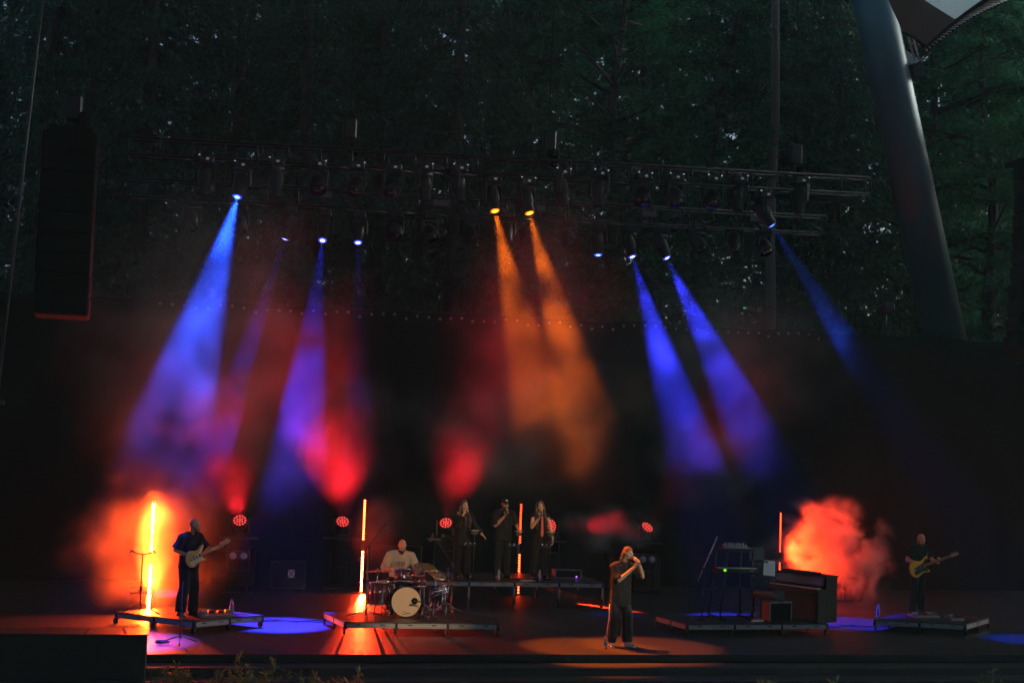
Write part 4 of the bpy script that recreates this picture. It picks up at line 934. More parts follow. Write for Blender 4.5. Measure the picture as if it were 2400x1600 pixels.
# ---- bass player
bp_ = on_z(2150, 1440, ZR)
J = dict(neck=V3(0, -.03, 1.475), head=V3(-.01, -.095, 1.61), hrot=(.45, 0, -.1), chest=V3(0, -.02, 1.29),
         shR=V3(-.185, -.0, 1.42), elR=V3(-.29, .02, 1.17), wrR=V3(-.13, -.19, 1.10), shL=V3(.18, -.03, 1.42), elL=V3(.30, -.10, 1.18), wrL=V3(.29, -.30, 1.13),
         hR=(V3(.5, -.2, -.5), V3(.1, .8, .2), .55, 1), hL=(V3(-.1, -.35, .8), V3(-.1, .8, .1), 1.0, -1))
pt, hp, H, D = person('bald bearded bass player in black on the right platform, looking down', (bp_.x, bp_.y, ZR), R(14), J, SKIN2, 1.75, CLOTHK, (CLOTHK, .5, .075), CLOTHK, h_beard(HAIRB, .04), baggy=1.0, sleeve=.75, hem=.86)
BASSIST = pt
# ---- three backing singers
VZ = ZV
v1 = on_z(1081, 1349, VZ); v2 = on_z(1178, 1347, VZ); v3 = on_z(1262, 1348, VZ)
vy = VY + .75
def vloc(px): 
    p = on_y(px, 1300, vy); return (p.x, vy, VZ)
J = dict(head=V3(-.01, -.035, 1.655), hrot=(-.02, .0, .12), shR=V3(-.17, .01, 1.435), elR=V3(-.23, -.10, 1.19), wrR=V3(-.07, -.21, 1.47), shL=V3(.17, .01, 1.435), elL=V3(.29, .0, 1.18), wrL=V3(.43, -.10, 1.00),
         hR=(V3(.35, -.15, .55), V3(.6, .6, 0), 1.05, 1), hL=(V3(.5, -.2, -.5), V3(-.4, .4, -.8), .25, 1), toR=V3(-.1, -1, 0), toL=V3(.3, -1, 0))
pt, hp, H, D = person('backing singer with long hair in an open black jacket, left of the three', vloc(1083), R(10), J, SKIN1, 1.70, CLOTHK, (CLOTHK, .9, .10), CLOTHK, h_long(), baggy=1.1, sleeve=1.86, hem=.78, build=.90)
p_ = D['wrR'] + V3(.045, -.04, .055); microphone('microphone of the left backing singer', world_pt(pt, p_), world_dir(pt, D['head'] + V3(0, -.10, -.055) - p_))
MB().loft([(D['chest'] + V3(0, -.142, -.12), .02, .012), (D['chest'] + V3(0, -.140, .06), .03, .012), (D['neck'] + V3(0, -.085, -.03), .045, .012)], 10).build('blouse', mat('dark_blouse', (.03, .028, .027), .6), pt)
J = dict(head=V3(.0, -.045, 1.65), hrot=(.06, 0, .05), shR=V3(-.19, .01, 1.435), elR=V3(-.23, -.10, 1.17), wrR=V3(-.05, -.24, 1.40), shL=V3(.19, .01, 1.435), elL=V3(.29, -.02, 1.19), wrL=V3(.29, -.20, 1.06),
         hR=(V3(.3, .0, .75), V3(.5, .8, 0), 1.1, 1), hL=(V3(.05, -.55, -.5), V3(-.2, -.2, -.9), .7, -1))
pt, hp, H, D = person('backing singer in a cap, glasses and black shirt, middle of the three', vloc(1178), R(6), J, SKIN2, 1.76, CLOTHK, (CLOTHK, .5, .08), CLOTHK, h_cap, baggy=1.2, sleeve=.95, hem=.84)
p_ = D['wrR'] + V3(.02, -.045, .07); microphone('microphone of the backing singer in the cap', world_pt(pt, p_), world_dir(pt, D['head'] + V3(0, -.12, -.06) - p_))
MB().tube([lerp(D['elL'], D['wrL'], .9) + V3(.032 * math.cos(a), .01, .034 * math.sin(a)) for a in [k * .5236 for k in range(12)]], .008, 5, True).build('wristwatch', PLASTIC, pt)
J = dict(head=V3(-.02, -.04, 1.655), hrot=(-.03, -.08, -.15), shR=V3(-.165, .01, 1.43), elR=V3(-.22, -.08, 1.17), wrR=V3(-.08, -.23, 1.42), shL=V3(.165, .01, 1.43), elL=V3(.27, .04, 1.14), wrL=V3(.315, -.02, .92),
         hR=(V3(.25, .0, .75), V3(.5, .8, 0), 1.1, 1), hL=(V3(.05, -.1, -.9), V3(-.9, .1, 0), .3, 1))
pt, hp, H, D = person('bare-armed backing singer with long dark hair and a red tie, right of the three', vloc(1263), R(4), J, SKIN1, 1.72, CLOTHK, (CLOTHK, .8, .10), CLOTHK, h_long(), baggy=.35, sleeve=0, hem=.95, build=.88)
p_ = D['wrR'] + V3(.02, -.045, .07); microphone('microphone of the backing singer with the red tie', world_pt(pt, p_), world_dir(pt, D['head'] + V3(0, -.11, -.06) - p_))
n_ = D['neck']; MB().extrude([(-.012, 0), (.012, 0), (.018, -.04), (.036, -.42), (0, -.47), (-.036, -.42), (-.018, -.04)], 0, .012, n_ + V3(0.01, -.135, -.05), V3(1, 0, 0), V3(0, .06, 1)).build('tie', REDT, pt)
# ================================================================ GUITARS
MAPLE = mat('maple_neck', (.48, .27, .10), .35, var=.2, scale=20, coat=.4)
ROSE = mat('rosewood_fingerboard', (.07, .035, .02), .5, var=.3)
CREAM = mat('cream_lacquer', (.58, .36, .11), .22, var=.06, coat=.7)
YELLOW = mat('yellow_lacquer', (.60, .38, .03), .22, var=.08, coat=.7)
PGW = mat('white_pickguard', (.70, .66, .55), .35, var=.05); PGB = mat('black_pickguard', (.012, .012, .012), .25, var=0)
STRAT = [(-.235, .0), (-.22, .075), (-.17, .135), (-.10, .155), (-.03, .125), (.03, .105), (.09, .125), (.155, .165), (.195, .155), (.18, .115), (.12, .07), (.085, .035), (.085, -.035), (.11, -.07), (.155, -.105), (.16, -.135), (.12, -.14), (.06, -.115), (.0, -.115), (-.06, -.145), (-.13, -.165), (-.20, -.13), (-.23, -.07)]
def smooth_outline(o, n=3):
    P = [Vector(p) for p in o]
    for _ in range(n - 1):
        Q = []
        for i in range(len(P)):
            a, b = P[i], P[(i + 1) % len(P)]; Q += [a.lerp(b, .25), a.lerp(b, .75)]
        P = Q
    return [(p.x, p.y) for p in P]
def guitar(name, label, cat, c, U, V, body_m, guard_m, k=1.0, neck=.60, pegs=6, inline=True, fb=MAPLE):
    """c body centre in world, U along the neck, V across (upwards); front faces U x V"""
    U = Vector(U).normalized(); V = Vector(V); V = (V - U * V.dot(U)).normalized(); W = U.cross(V); c = Vector(c)
    t = thing(name, label, cat, c); E = lambda mb, ol, a, b, **kw: mb.extrude(ol, a, b, (0, 0, 0), U, V, **kw)
    ol = [(x * k, y * k) for x, y in smooth_outline(STRAT)]
    bd = E(MB(), ol, -.022, .022, inset=.008).build('body', body_m, t)
    pg = [(-.16, -.03), (-.12, .02), (-.02, .045), (.05, .05), (.10, .10), (.15, .135), (.15, .10), (.085, .04), (.085, -.04), (.125, -.10), (.10, -.115), (.04, -.09), (-.04, -.095), (-.13, -.12), (-.17, -.09)]
    E(MB(), [(x * k, y * k) for x, y in smooth_outline(pg, 2)], .0225, .026).build('pickguard', guard_m, bd)
    for x in ((-.075, -.02, .045) if pegs == 6 else (-.02,)):
        E(MB(), [(x * k - .010, -.037), (x * k + .010, -.037), (x * k + .010, .037), (x * k - .010, .037)], .026, .032).build('pickup', PLASTIC if guard_m is PGW else CHROME, bd)
    E(MB(), [(-.155 * k, -.036), (-.115 * k, -.036), (-.115 * k, .036), (-.155 * k, .036)], .0225, .036).build('bridge', CHROME, bd)
    for q in ((-.10, -.085), (-.06, -.09)): MB().lathe([(.012, .026), (.011, .042), (.001, .043)], (U * q[0] + V * q[1]) * k, W, 10).build('knob', guard_m, bd)
    n0, n1 = .06 * k, .06 * k + neck
    E(MB(), [(n0, -.028), (n1, -.021), (n1, .021), (n0, .028)], -.004, .030).build('neck', MAPLE, t)
    E(MB(), [(n0 + .02, -.0265), (n1 - .003, -.0205), (n1 - .003, .0205), (n0 + .02, .0265)], .0302, .034).build('fingerboard', fb, t)
    hs = E(MB(), smooth_outline([(n1 - .01, -.021), (n1 + .03, -.03), (n1 + .06, -.022), (n1 + .17, -.030), (n1 + .20, -.005), (n1 + .185, .035), (n1 + .10, .042), (n1 + .03, .034), (n1 - .01, .021)], 2), .004, .020).build('headstock', MAPLE, t)
    for i in range(pegs):
        x = n1 + .035 + i * (.145 / max(1, pegs - 1)); MB().ell(U * x + V * .058 + W * .010, (.009, .009, .009) if pegs == 6 else (.016, .016, .012), nu=8, nv=6).build('tuning_peg', CHROME, hs)
        MB().cyl(U * x + V * .035 + W * .010, U * x + V * .055 + W * .010, .003, n=5).build('peg_shaft', CHROME, hs)
    for i in range(pegs):
        y = (-.5 + i / (pegs - 1)); MB().cyl(U * (-.13 * k) + V * (y * .05) + W * .038, U * (n1 + .03) + V * (y * .036) + W * .037, .0012, n=4).build('string', CHROME, t)
    return t, U, V, W
def strap(t, who, pts):
    MB().tube(pts, .016, 6).build('strap', CLOTHK, t)
for who, nm, lb, wr, el, colr, gd, k, nk, pg, hdn, wl in (
    (GUITARIST, 'electric_guitar', 'cream electric guitar played by the guitarist at the left', V3(-.06, -.255, 1.075), V3(.40, -.38, 1.275), CREAM, PGW, .98, .46, 6, 'R', 0),
    (BASSIST, 'bass_guitar', 'yellow bass guitar with black pickguard played at the right', V3(-.13, -.215, 1.02), V3(.36, -.33, 1.19), YELLOW, PGB, 1.12, .66, 4, 'R', 0)):
    a = world_pt(who, wr); b = world_pt(who, el); U = (b - a).normalized(); 
    Wd = world_dir(who, V3(.05, -1, .12)); V = Wd.cross(U)
    t, U, V, W = guitar(nm, lb, 'guitar', a, U, V, colr, gd, k, nk, pg, fb=MAPLE if pg == 6 else ROSE)
    inv = Matrix.Rotation(-who.rotation_euler.z, 3, 'Z')
    P = [U * .16 * k + V * .14 * k - W * .03, world_pt(who, V3(.13, -.13, 1.40)) - a, world_pt(who, V3(.09, .0, 1.53)) - a, world_pt(who, V3(0, .16, 1.38)) - a, world_pt(who, V3(-.16, .17, 1.15)) - a, U * -.235 * k - W * .02]
    strap(t, who, P)

# ================================================================ STANDS AND BOTTLES
def stand(name, label, base, h, tripod=True, boom=None, mic=True, group='microphone stands', m=BLACK, mic_dir=(0, -1, -.2), r0=.30):
    t = thing(name, label, 'stand', base, 0, group)
    MB().cyl((0, 0, .06), (0, 0, h), .011, n=8).build('pole', m, t); MB().cyl((0, 0, .06), (0, 0, h * .55), .015, n=8).build('lower_pole', m, t)
    MB().cyl((0, 0, h * .55 - .04), (0, 0, h * .55 + .04), .022, n=8).build('clutch', PLASTIC, t)
    if tripod:
        for k_ in range(3):
            a = k_ * 2.094 + .5; MB().tube([(0, 0, .14), (math.cos(a) * r0, math.sin(a) * r0, .014)], .010, 6).build('leg', m, t)
        MB().cyl((0, 0, .09), (0, 0, .18), .025, n=8).build('leg_hub', PLASTIC, t)
    else:
        MB().lathe([(.15, 0), (.15, .012), (.05, .035), (.02, .06)], n=20).build('round_base', m, t)
    top = V3(0, 0, h)
    if boom is not None:
        e = Vector(boom); bk = top - (e - top).normalized() * .25
        MB().cyl(bk, e, .008 if mic else .013, n=8).build('boom', m if mic else ALU, t); MB().ell(top, .03, nu=8, nv=6).build('boom_clamp', PLASTIC, t); MB().cyl(bk, bk + (bk - e).normalized() * .07, .02, n=8).build('counterweight', RUBBER, t); top = e
    if mic:
        d = Vector(mic_dir).normalized(); mm = MB().lathe([(.010, -.02), (.012, .0), (.014, .10), (.018, .11), (.023, .125), (.022, .145), (.001, .16)], top, d, 10).build('microphone', PLASTIC, t)
    return t
def bottle(label, p, col=(.15, .3, .8), k=1.0, clear=True):
    t = thing('water_bottle', label, 'bottle', p, 0, 'water bottles on the stage')
    MB().lathe([(.030, 0), (.033, .01), (.033, .13), (.031, .14), (.033, .15), (.030, .18), (.014, .21), (.013, .225)], n=16).build('bottle_body', mat('bottle_plastic', (.75, .82, .88), .12, var=0, trans=.75), t)
    MB().lathe([(.0335, .06), (.0338, .062), (.0338, .115), (.0335, .117)], n=16).build('paper_label', mat('blue_label', (.12, .25, .55), .5, var=.2, scale=60), t)
    MB().lathe([(.0155, .216), (.0155, .238), (.012, .241)], n=12).build('screw_cap', mat('blue_cap', (.05, .12, .6), .4, var=0), t)
    t.scale = (k, k, k); return t
# guitar stand with hooks on the guitarist's platform
gs = on_z(327, 1438, ZR)
t = thing('guitar_stand', 'empty twin guitar hanger stand on the left platform', 'stand', gs)
MB().cyl((0, 0, .1), (0, 0, 1.08), .012, n=8).build('pole', BLACK, t); MB().cyl((0, 0, .42), (0, 0, .5), .024, n=8).build('clutch', PLASTIC, t)
for k_ in range(3):
    a = k_ * 2.094 - .5; MB().tube([(0, 0, .2), (math.cos(a) * .4, math.sin(a) * .4, .02)], .012, 6).build('leg', BLACK, t)
for s in (-1, 1):
    MB().tube([(0, 0, 1.06), (s * .12, -.05, 1.09), (s * .17, -.08, 1.12)], .012, 6).build('hanger_arm', BLACK, t)
    for q in (-.03, .03): MB().tube([(s * .13, -.05 + q, 1.10), (s * .20, -.10 + q, 1.14), (s * .22, -.11 + q, 1.10)], .012, 6).build('hook', RUBBER, t)
    MB().tube([(0, 0, .38), (s * .17, -.05, .38), (s * .19, -.05, .40)], .011, 6).build('lower_support', BLACK, t)
mb_ = on_z(421, 1508, 0)
stand('microphone_stand', 'black straight microphone stand on the floor in front of the guitarist', mb_, 1.02, mic=False, r0=.33)
c_ = thing('cable_coil', 'coiled black cable lying beside the front microphone stand at the left', 'cable', on_z(380, 1507, .008))
MB().tube([(.10 * (1 + .25 * math.sin(k_ * .37)) * math.cos(k_ * .5), .07 * math.sin(k_ * .5) * (1 + .2 * math.sin(k_ * .21)), .012 + .0006 * k_) for k_ in range(60)], .007, 5).build('coil', RUBBER, c_)
# pedal board
def pedals(label, p, rz, n, w):
    t = thing('pedal_board', label, 'pedal board', p, rz, 'pedal boards')
    MB().bbox((0, 0, .03), (w, .30, .05), .008, Matrix.Rotation(.12, 3, 'X')).build('board', ALUD, t)
    cols = [(.5, .5, .5), (.06, .06, .07), (.3, .05, .04), (.55, .4, .1), (.1, .2, .3)]
    for i in range(n):
        x = -w / 2 + w * (i + .5) / n
        p_ = MB().bbox((x, -.03 + .06 * (i % 2), .085), (w / n * .7, .11, .05), .008).build('effect_pedal', mat(f'pedal_{i % 5}', cols[i % 5], .4, .3), t)
        MB().cyl((x, -.06 + .06 * (i % 2), .11), (x, -.06 + .06 * (i % 2), .125), .012, n=8).build('footswitch', CHROME, p_)
    MB().tube([(w / 2, .1, .05), (w / 2 + .1, .16, .012), (w / 2 + .3, .05, .012), (w / 2 + .2, .3, .012)], .006, 5).build('patch_cable', RUBBER, t)
    return t
pedals('flat pedal board at the guitarist\'s feet', on_z(505, 1443, ZR), .25, 4, .62)
pedals('pedal board on the floor before the bass player', on_z(2165, 1446, ZR), .1, 5, .60)
pedals('small pedal board at the far side of the bass platform', on_z(2235, 1452, ZR), .1, 3, .32)
bottle('bottle standing at the right corner of the guitarist\'s platform', on_z(542, 1440, ZR), k=1.2)
bottle('bottle standing on the floor at the lead singer\'s feet', on_z(1419, 1519, 0), k=1.0)
bottle('bottle behind the cymbals at the left end of the singers\' platform', Vector(vloc(1044)) + V3(0, -.4, 0))
bottle('bottle between the left and middle backing singers', Vector(vloc(1160)) + V3(0, -.45, 0))
bottle('bottle at the feet of the singer with the red tie', Vector(vloc(1254)) + V3(0, -.45, 0))
bottle('bottle at the left corner of the bass platform', on_z(2058, 1446, ZR), k=1.15)
# singers' side stands with shelf and cups
for i, (px, sx, lb) in enumerate(((1104, .12, 'left'), (1206, .12, 'middle'), (1281, .05, 'right'))):
    b = Vector(vloc(px)) + V3(0, -.30, 0)
    t = thing('singer_stand', f'black stand with a small shelf beside the {lb} backing singer', 'stand', b, 0, 'stands with shelves beside the backing singers')
    MB().cyl((0, 0, .02), (0, 0, 1.04), .011, n=8).build('pole', BLACK, t); MB().lathe([(.14, 0), (.14, .012), (.03, .03)], n=18).build('round_base', BLACK, t)
    MB().bbox((0, -.02, 1.05), (.17, .14, .018), .004).build('shelf', mat('shelf_grey', (.25, .25, .25), .4, .2), t); MB().bbox((.0, .0, .99), (.13, .1, .07), .01).build('control_box', PLASTIC, t)
    MB().bbox((-.1, -.03, .73), (.24, .05, .02), .005).build('cup_bar', BLACK, t)
    for q in (-.2, -.1, .0): MB().lathe([(.020, -.03), (.026, .0), (.028, .03), (.024, .03)], (q, -.04, .76), n=10).build('cup', CHROME, t)
# rack case on the singers' platform
p = Vector(vloc(1336)) + V3(0, .1, 0)
t = thing('rack_case', 'low dark rack case at the right end of the singers\' platform', 'flight case', p)
MB().bbox((0, .2, .10), (.56, .42, .17), .01).build('body', PLASTIC, t)
for z in (.015, .19): 
    for y in (-.015, ): MB().box((0, y, z), (.60, .02, .02)).build('edge_rail', ALUD, t)
for x in (-.3, .3): MB().box((x, -.015, .10), (.02, .02, .19)).build('edge_post', ALUD, t)
MB().box((.19, -.016, .045), (.02, .012, .02)).build('power_led', emitter('violet_led', (.35, .1, 1.0), 6.0), t)
pp = thing('paper_sheet', 'white paper sheet lying at the front edge of the singers\' platform', 'paper', Vector((on_z(1232, 1358, ZV).x, VY + .2, ZV + .003)), .2)
MB().box((0, 0, 0), (.30, .21, .003)).build('sheet', WHITEP, pp)

# ================================================================ DRUM KIT
DB = on_z(952, 1447, ZR)                         # foot of the bass drum
def dk(dx, dz, dy): return DB + V3(dx, dy, dz)
MAROON = mat('maroon_drum_wrap', (.05, .008, .010), .18, var=.25, coat=.8)
HEADT = mat('tan_drum_head', (.62, .48, .30), .55, var=.06, scale=3); HEADW = mat('white_drum_head', (.70, .68, .64), .55, var=.05)
def drum(name, label, c, axis, r, h, head, lugs=8, legs=0, wrap=MAROON, floor=None):
    """c centre, axis towards the playing head"""
    c = Vector(c); axis = Vector(axis).normalized(); t = thing(name, label, 'drum', c if floor is None else Vector((c.x, c.y, floor)), 0, 'drums of the kit'); o = c - t.location
    MB().lathe([(r, -h / 2), (r, h / 2)], o, axis, 32).build('shell', wrap, t)
    for s in (-1, 1):
        MB().lathe([(r + .004, s * h / 2 - .012), (r + .016, s * h / 2 - .010), (r + .016, s * h / 2 + .010), (r + .004, s * h / 2 + .012)], o, axis, 32, caps=False).build('hoop', CHROME if r < .25 else wrap, t)
        MB().lathe([(r * .995, s * (h / 2 + .003)), (.001, s * (h / 2 + .004))], o, axis, 32, smooth=False, caps=False).build('drum_head', head if s > 0 else HEADW, t)
    q = axis.to_track_quat('Z', 'Y')
    lm = MB().bbox((0, 0, 0), (.022, .022, .05), .006).mesh('lug'); lm.materials.append(CHROME); rm = MB().cyl((0, 0, -h / 2), (0, 0, h / 2), .0045, n=6).mesh('tension_rod'); rm.materials.append(CHROME)
    for k_ in range(lugs):
        a = k_ * 2 * math.pi / lugs + .3; dr = q @ V3(math.cos(a), math.sin(a), 0); rot = (q.to_matrix() @ Matrix.Rotation(a, 3, 'Z'))
        for z in ((-.28, .28) if h > .25 else (0,)): link('lug', lm, t, o + dr * (r + .010) + axis * (z * h), rot)
        link('tension_rod', rm, t, o + dr * (r + .014), rot)
    if legs:
        for k_ in range(3):
            a = k_ * 2.094 + .7; b = o + V3(math.cos(a) * (r + .02), math.sin(a) * (r + .02), 0)
            MB().cyl(b + V3(0, 0, -o.z + .01), b + V3(0, 0, .05), .008, n=6).build('leg', CHROME, t)
    return t
RB = .272
kick = drum('bass_drum', 'bass drum with a tan front head facing the audience', dk(0, RB + .015, .22), V3(-.05, -1, .02), RB, .42, HEADT, 8, wrap=PLASTIC, floor=ZR)
ko = V3(0, .22, RB + .015) + V3(-.05, -1, .02).normalized() * .2135
ko = Vector((0, 0, RB + .015)) + V3(-.05, -1, .02).normalized() * .2148
MB().lathe([(.062, 0), (.058, .006), (.052, .006), (.050, 0)], ko + V3(.155, -.012, .02), V3(-.05, -1, .02), 24, caps=False).build('port_ring', PLASTIC, kick)
MB().lathe([(.051, .0005), (.001, .001)], ko + V3(.155, -.010, .02), V3(-.05, -1, .02), 24).build('port_hole', BLACKM, kick)
lg = MB().tube([ko + V3(-.03 + .028 * math.cos(a), -.004, -.205 + .028 * math.sin(a)) for a in [.6 + k_ * .49 for k_ in range(12)]], .004, 5)
lg.build('maker_mark_ring', PLASTIC, kick); MB().box(ko + V3(.035, -.006, -.205), (.09, .003, .014)).build('maker_mark_bar', PLASTIC, kick)
for s in (-1, 1): MB().tube([V3(s * .25, -.08, .24), V3(s * .30, -.14, .12), V3(s * .33, -.2, .01)], .011, 6).build('spur', CHROME, kick)
rt_ = drum('rack_tom', 'small maroon rack tom mounted above the bass drum', dk(-.06, .735, .20), V3(.05, .35, 1), .15, .23, HEADW, 6)
MB().cyl((0, .02, -.10), (.03, .02, -.22), .014, n=8).build('mount_post', CHROME, rt_); MB().ell((.0, -.158, -.01), (.026, .008, .036), nu=10, nv=8).build('badge', CHROME, rt_)
drum('floor_tom', 'large maroon floor tom at the left front of the kit', dk(-.50, .42, .25), V3(.0, .05, 1), .20, .40, HEADW, 8, 1, floor=ZR)
drum('floor_tom', 'second floor tom beside the drummer at the left back of the kit', dk(-.30, .42, .62), V3(.0, .05, 1), .19, .38, HEADW, 8, 1, floor=ZR)
drum('rack_tom', 'dark tom between the rack tom and the snare', dk(.24, .63, .32), V3(-.08, .2, 1), .15, .2, HEADW, 6, 1, floor=ZR)
drum('snare_drum', 'chrome snare drum tilted at the right of the kit', dk(.62, .48, .10), V3(-.35, .2, 1), .165, .13, HEADW, 8, 1, CHROME, floor=ZR)
def cymbal_mat():
    return mat('bronze_cymbal', (.50, .36, .17), .32, .9, var=.2, scale=8, rvar=.1)
def cymbal(label, c, tilt, r, holes=0, base=None, dark=False):
    c = Vector(c); b = Vector((c.x, c.y + .12, ZR)) if base is None else Vector(base); t = thing('cymbal', label, 'cymbal', b, 0, 'cymbals of the kit'); o = c - b
    ax = Vector(tilt).normalized()
    if holes:
        q = ax.to_track_quat('Z', 'Y'); n = 72; m_ = MB(); rings = [.02, .05, r * .38, r * .50, r * .62, r * .72, r * .82, r]
        vs = []; zc = lambda rr: .022 * max(0, 1 - rr / .05) - .02 * (rr / r) ** 2
        for rr in rings:
            for k_ in range(n):
                a = k_ * 6.28318 / n; vs.append(o + q @ V3(rr * math.cos(a), rr * math.sin(a), zc(rr)))
        fs = []
        for i in range(len(rings) - 1):
            for k_ in range(n):
                ph = (k_ / n * holes) % 1
                if 3 <= i <= 4 and .36 < ph < .64 or (i in (2, 5) and .42 < ph < .58 and i == 5): continue
                fs.append((i * n + k_, i * n + (k_ + 1) % n, (i + 1) * n + (k_ + 1) % n, (i + 1) * n + k_))
        m_.add(vs, fs, True); p = m_.build('plate', cymbal_mat(), t)
    else:
        p = MB().lathe([(.010, .022), (.03, .020), (.05, .006), (r * .6, -.004), (r, -.018)], o, ax, 40, caps=False).build('plate', cymbal_mat(), t)
    sd = p.modifiers.new('thick', 'SOLIDIFY'); sd.thickness = .002
    MB().cyl((0, 0, .12), o - ax * .01, .010, n=8).build('stand_pole', CHROME, t); MB().lathe([(.018, 0), (.018, .02), (.006, .035)], o + ax * .015, ax, 10).build('wing_nut', CHROME, t)
    for k_ in range(3):
        a = k_ * 2.094 + .3; MB().tube([(0, 0, .22), (math.cos(a) * .12, math.sin(a) * .12, .16), (math.cos(a) * .27, math.sin(a) * .27, .012)], .008, 6).build('leg', CHROME, t)
    return t
cymbal('thin edge-on cymbal glowing red at the left of the kit', dk(-.52, .83, .35), V3(-.05, .12, 1), .24)
cymbal('effect cymbal with round holes at the right of the kit', dk(.36, .935, .25), V3(.06, -.30, 1), .215, 6)
cymbal('tilted crash cymbal with holes below the other one at the right', dk(.58, .82, .22), V3(.42, -.45, 1), .21, 6)
cymbal('small hi-hat cymbal pair behind the snare', dk(.86, .62, .45), V3(0, 0, 1), .17)
# overhead microphones on booms
st_ = on_z(857, 1448, ZR); s1 = stand('microphone_stand', 'tall boom stand at the left of the drums holding an overhead microphone', st_, 1.30, boom=V3(.30, -.02, 1.74), mic_dir=(.1, -.05, -1), r0=.4)
st2 = on_z(1057, 1440, ZR); stand('microphone_stand', 'boom stand at the right of the drums with its boom rising to the left', st2, .95, boom=V3(-.42, .0, 1.52), mic_dir=(-.2, -.1, -1), r0=.36)
st3 = on_z(1000, 1452, ZR); stand('microphone_stand', 'short stand holding a microphone at the bass drum port', st3, .22, boom=V3(-.10, .03, .33), mic_dir=(-1, .3, 0), r0=.2)
stk = thing('drum_microphone', 'small clip microphone above the rack tom', 'microphone', dk(.08, .90, .16)); MB().tube([(0, 0, -.14), (.03, 0, -.02), (0, 0, .05), (-.04, 0, .04)], .006, 5).build('gooseneck', BLACK, stk); MB().lathe([(.016, 0), (.020, .05), (.012, .06)], (-.03, 0, .03), V3(-.7, 0, -.7), 10).build('capsule', PLASTIC, stk)
# pedals and hardware glints under the snare
pd = thing('bass_drum_pedal', 'chrome pedal and hardware at the right foot of the kit', 'pedal', dk(.42, 0, .25))
for i in range(2): MB().bbox((i * .14, 0, .05), (.08, .28, .02), .004, Matrix.Rotation(.25, 3, 'X')).build('footboard', CHROME, pd)
for i in range(3): MB().cyl((-.05 + i * .13, .1, .02), (-.03 + i * .13, .06, .28), .009, n=6).build('post', CHROME, pd)
MB().cyl((-.08, .1, .12), (.26, .1, .12), .008, n=6).build('cross_shaft', CHROME, pd)
# drummer
dpz = ZR
dl = dk(.0, 0, 1.02); 
th_ = thing('drum_stool', 'round black drum stool under the drummer', 'stool', (dl.x, dl.y, ZR)); MB().lathe([(.16, .42), (.18, .44), (.18, .50), (.14, .52)], n=24).build('seat', CLOTHK, th_); MB().cyl((0, 0, .1), (0, 0, .43), .02, n=8).build('post', CHROME, th_)
for k_ in range(3): MB().tube([(0, 0, .25), (math.cos(k_ * 2.094) * .28, math.sin(k_ * 2.094) * .28, .012)], .011, 6).build('leg', CHROME, th_)
J = dict(pelvis=V3(0, .02, .58), belly=V3(0, -.02, .74), chest=V3(-.01, -.06, .92), neck=V3(-.005, -.11, 1.09), head=V3(0, -.20, 1.215), hrot=(.62, 0, .03),
         shR=V3(-.20, -.08, 1.035), elR=V3(-.31, -.16, .80), wrR=V3(-.27, -.42, .80), shL=V3(.20, -.08, 1.035), elL=V3(.30, -.14, .78), wrL=V3(.26, -.42, .69),
         hipR=V3(-.12, .0, .56), knR=V3(-.22, -.44, .52), anR=V3(-.20, -.50, .10), hipL=V3(.12, 0, .56), knL=V3(.28, -.42, .52), anL=V3(.32, -.46, .10),
         hR=(V3(.3, -.8, .2), V3(.5, .1, -.8), 1.1, -1), hL=(V3(-.3, -.8, -.15), V3(-.5, .1, -.8), 1.0, 1))
pt, hp, H, D = person('bald bearded drummer in a loose beige shirt, seated behind the drum kit', (dl.x, dl.y, ZR), 0.0, J, SKIN2, 1.86, CLOTHB, (CLOTHK, .6, .08), CLOTHK, h_beard(HAIRB, .01), baggy=1.05, sleeve=1.35, hem=.93, build=1.05)
a = world_pt(pt, D['wrR'] + V3(.02, -.08, 0))
for lb, w, d in (('drumstick raised in the drummer\'s right hand', 'wrR', V3(-.10, -.15, .95)), ('drumstick pointing down in the drummer\'s left hand', 'wrL', V3(-.75, -.4, .05))):
    p = world_pt(pt, D[w] + V3(.02 if w == 'wrR' else -.02, -.08, .0)); s_ = thing('drumstick', lb, 'drumstick', p, 0)
    d = d.normalized(); MB().tube([d * -.09, d * .1, d * .28, d * .31], [.0075, .0075, .005, .003], 8).build('stick', MAPLE, s_)
# printed faint letters on the shirt front are too soft to read; a dark smudge of print
pr = MB()
for i, x in enumerate((-.09, -.045, .0, .045)): pr.box(D['chest'] + V3(x + .01, -.178, -.03), (.018, .004, .09), Matrix.Rotation(.05 * (i - 1), 3, 'Y'))
pr.build('shirt_print', mat('faded_print', (.16, .13, .11), .9, var=.3), pt)

# ================================================================ KEYBOARDS, PIANO, AMPLIFIER
def kpt(px, py, z, ref=None): return on_z(px, py, z)
KY = on_z(1780, 1458, ZR).y; kz = ZR
def kp(px, dY=0.0): # point on the platform at picture column px, dY behind the platform's front edge
    Y = kfl.y + (kfr.y - kfl.y) * (px - 1610) / 331 + dY; p = on_y(px, 1440, Y); return Vector((p.x, Y, ZR))
b0 = kp(1645, .55); t = stand('microphone_stand', 'straight stand with a long boom pointing up at the left of the keyboards', b0, .98, tripod=False, boom=V3(.30, .05, 1.62), mic=False, m=BLACK, group='microphone stands')
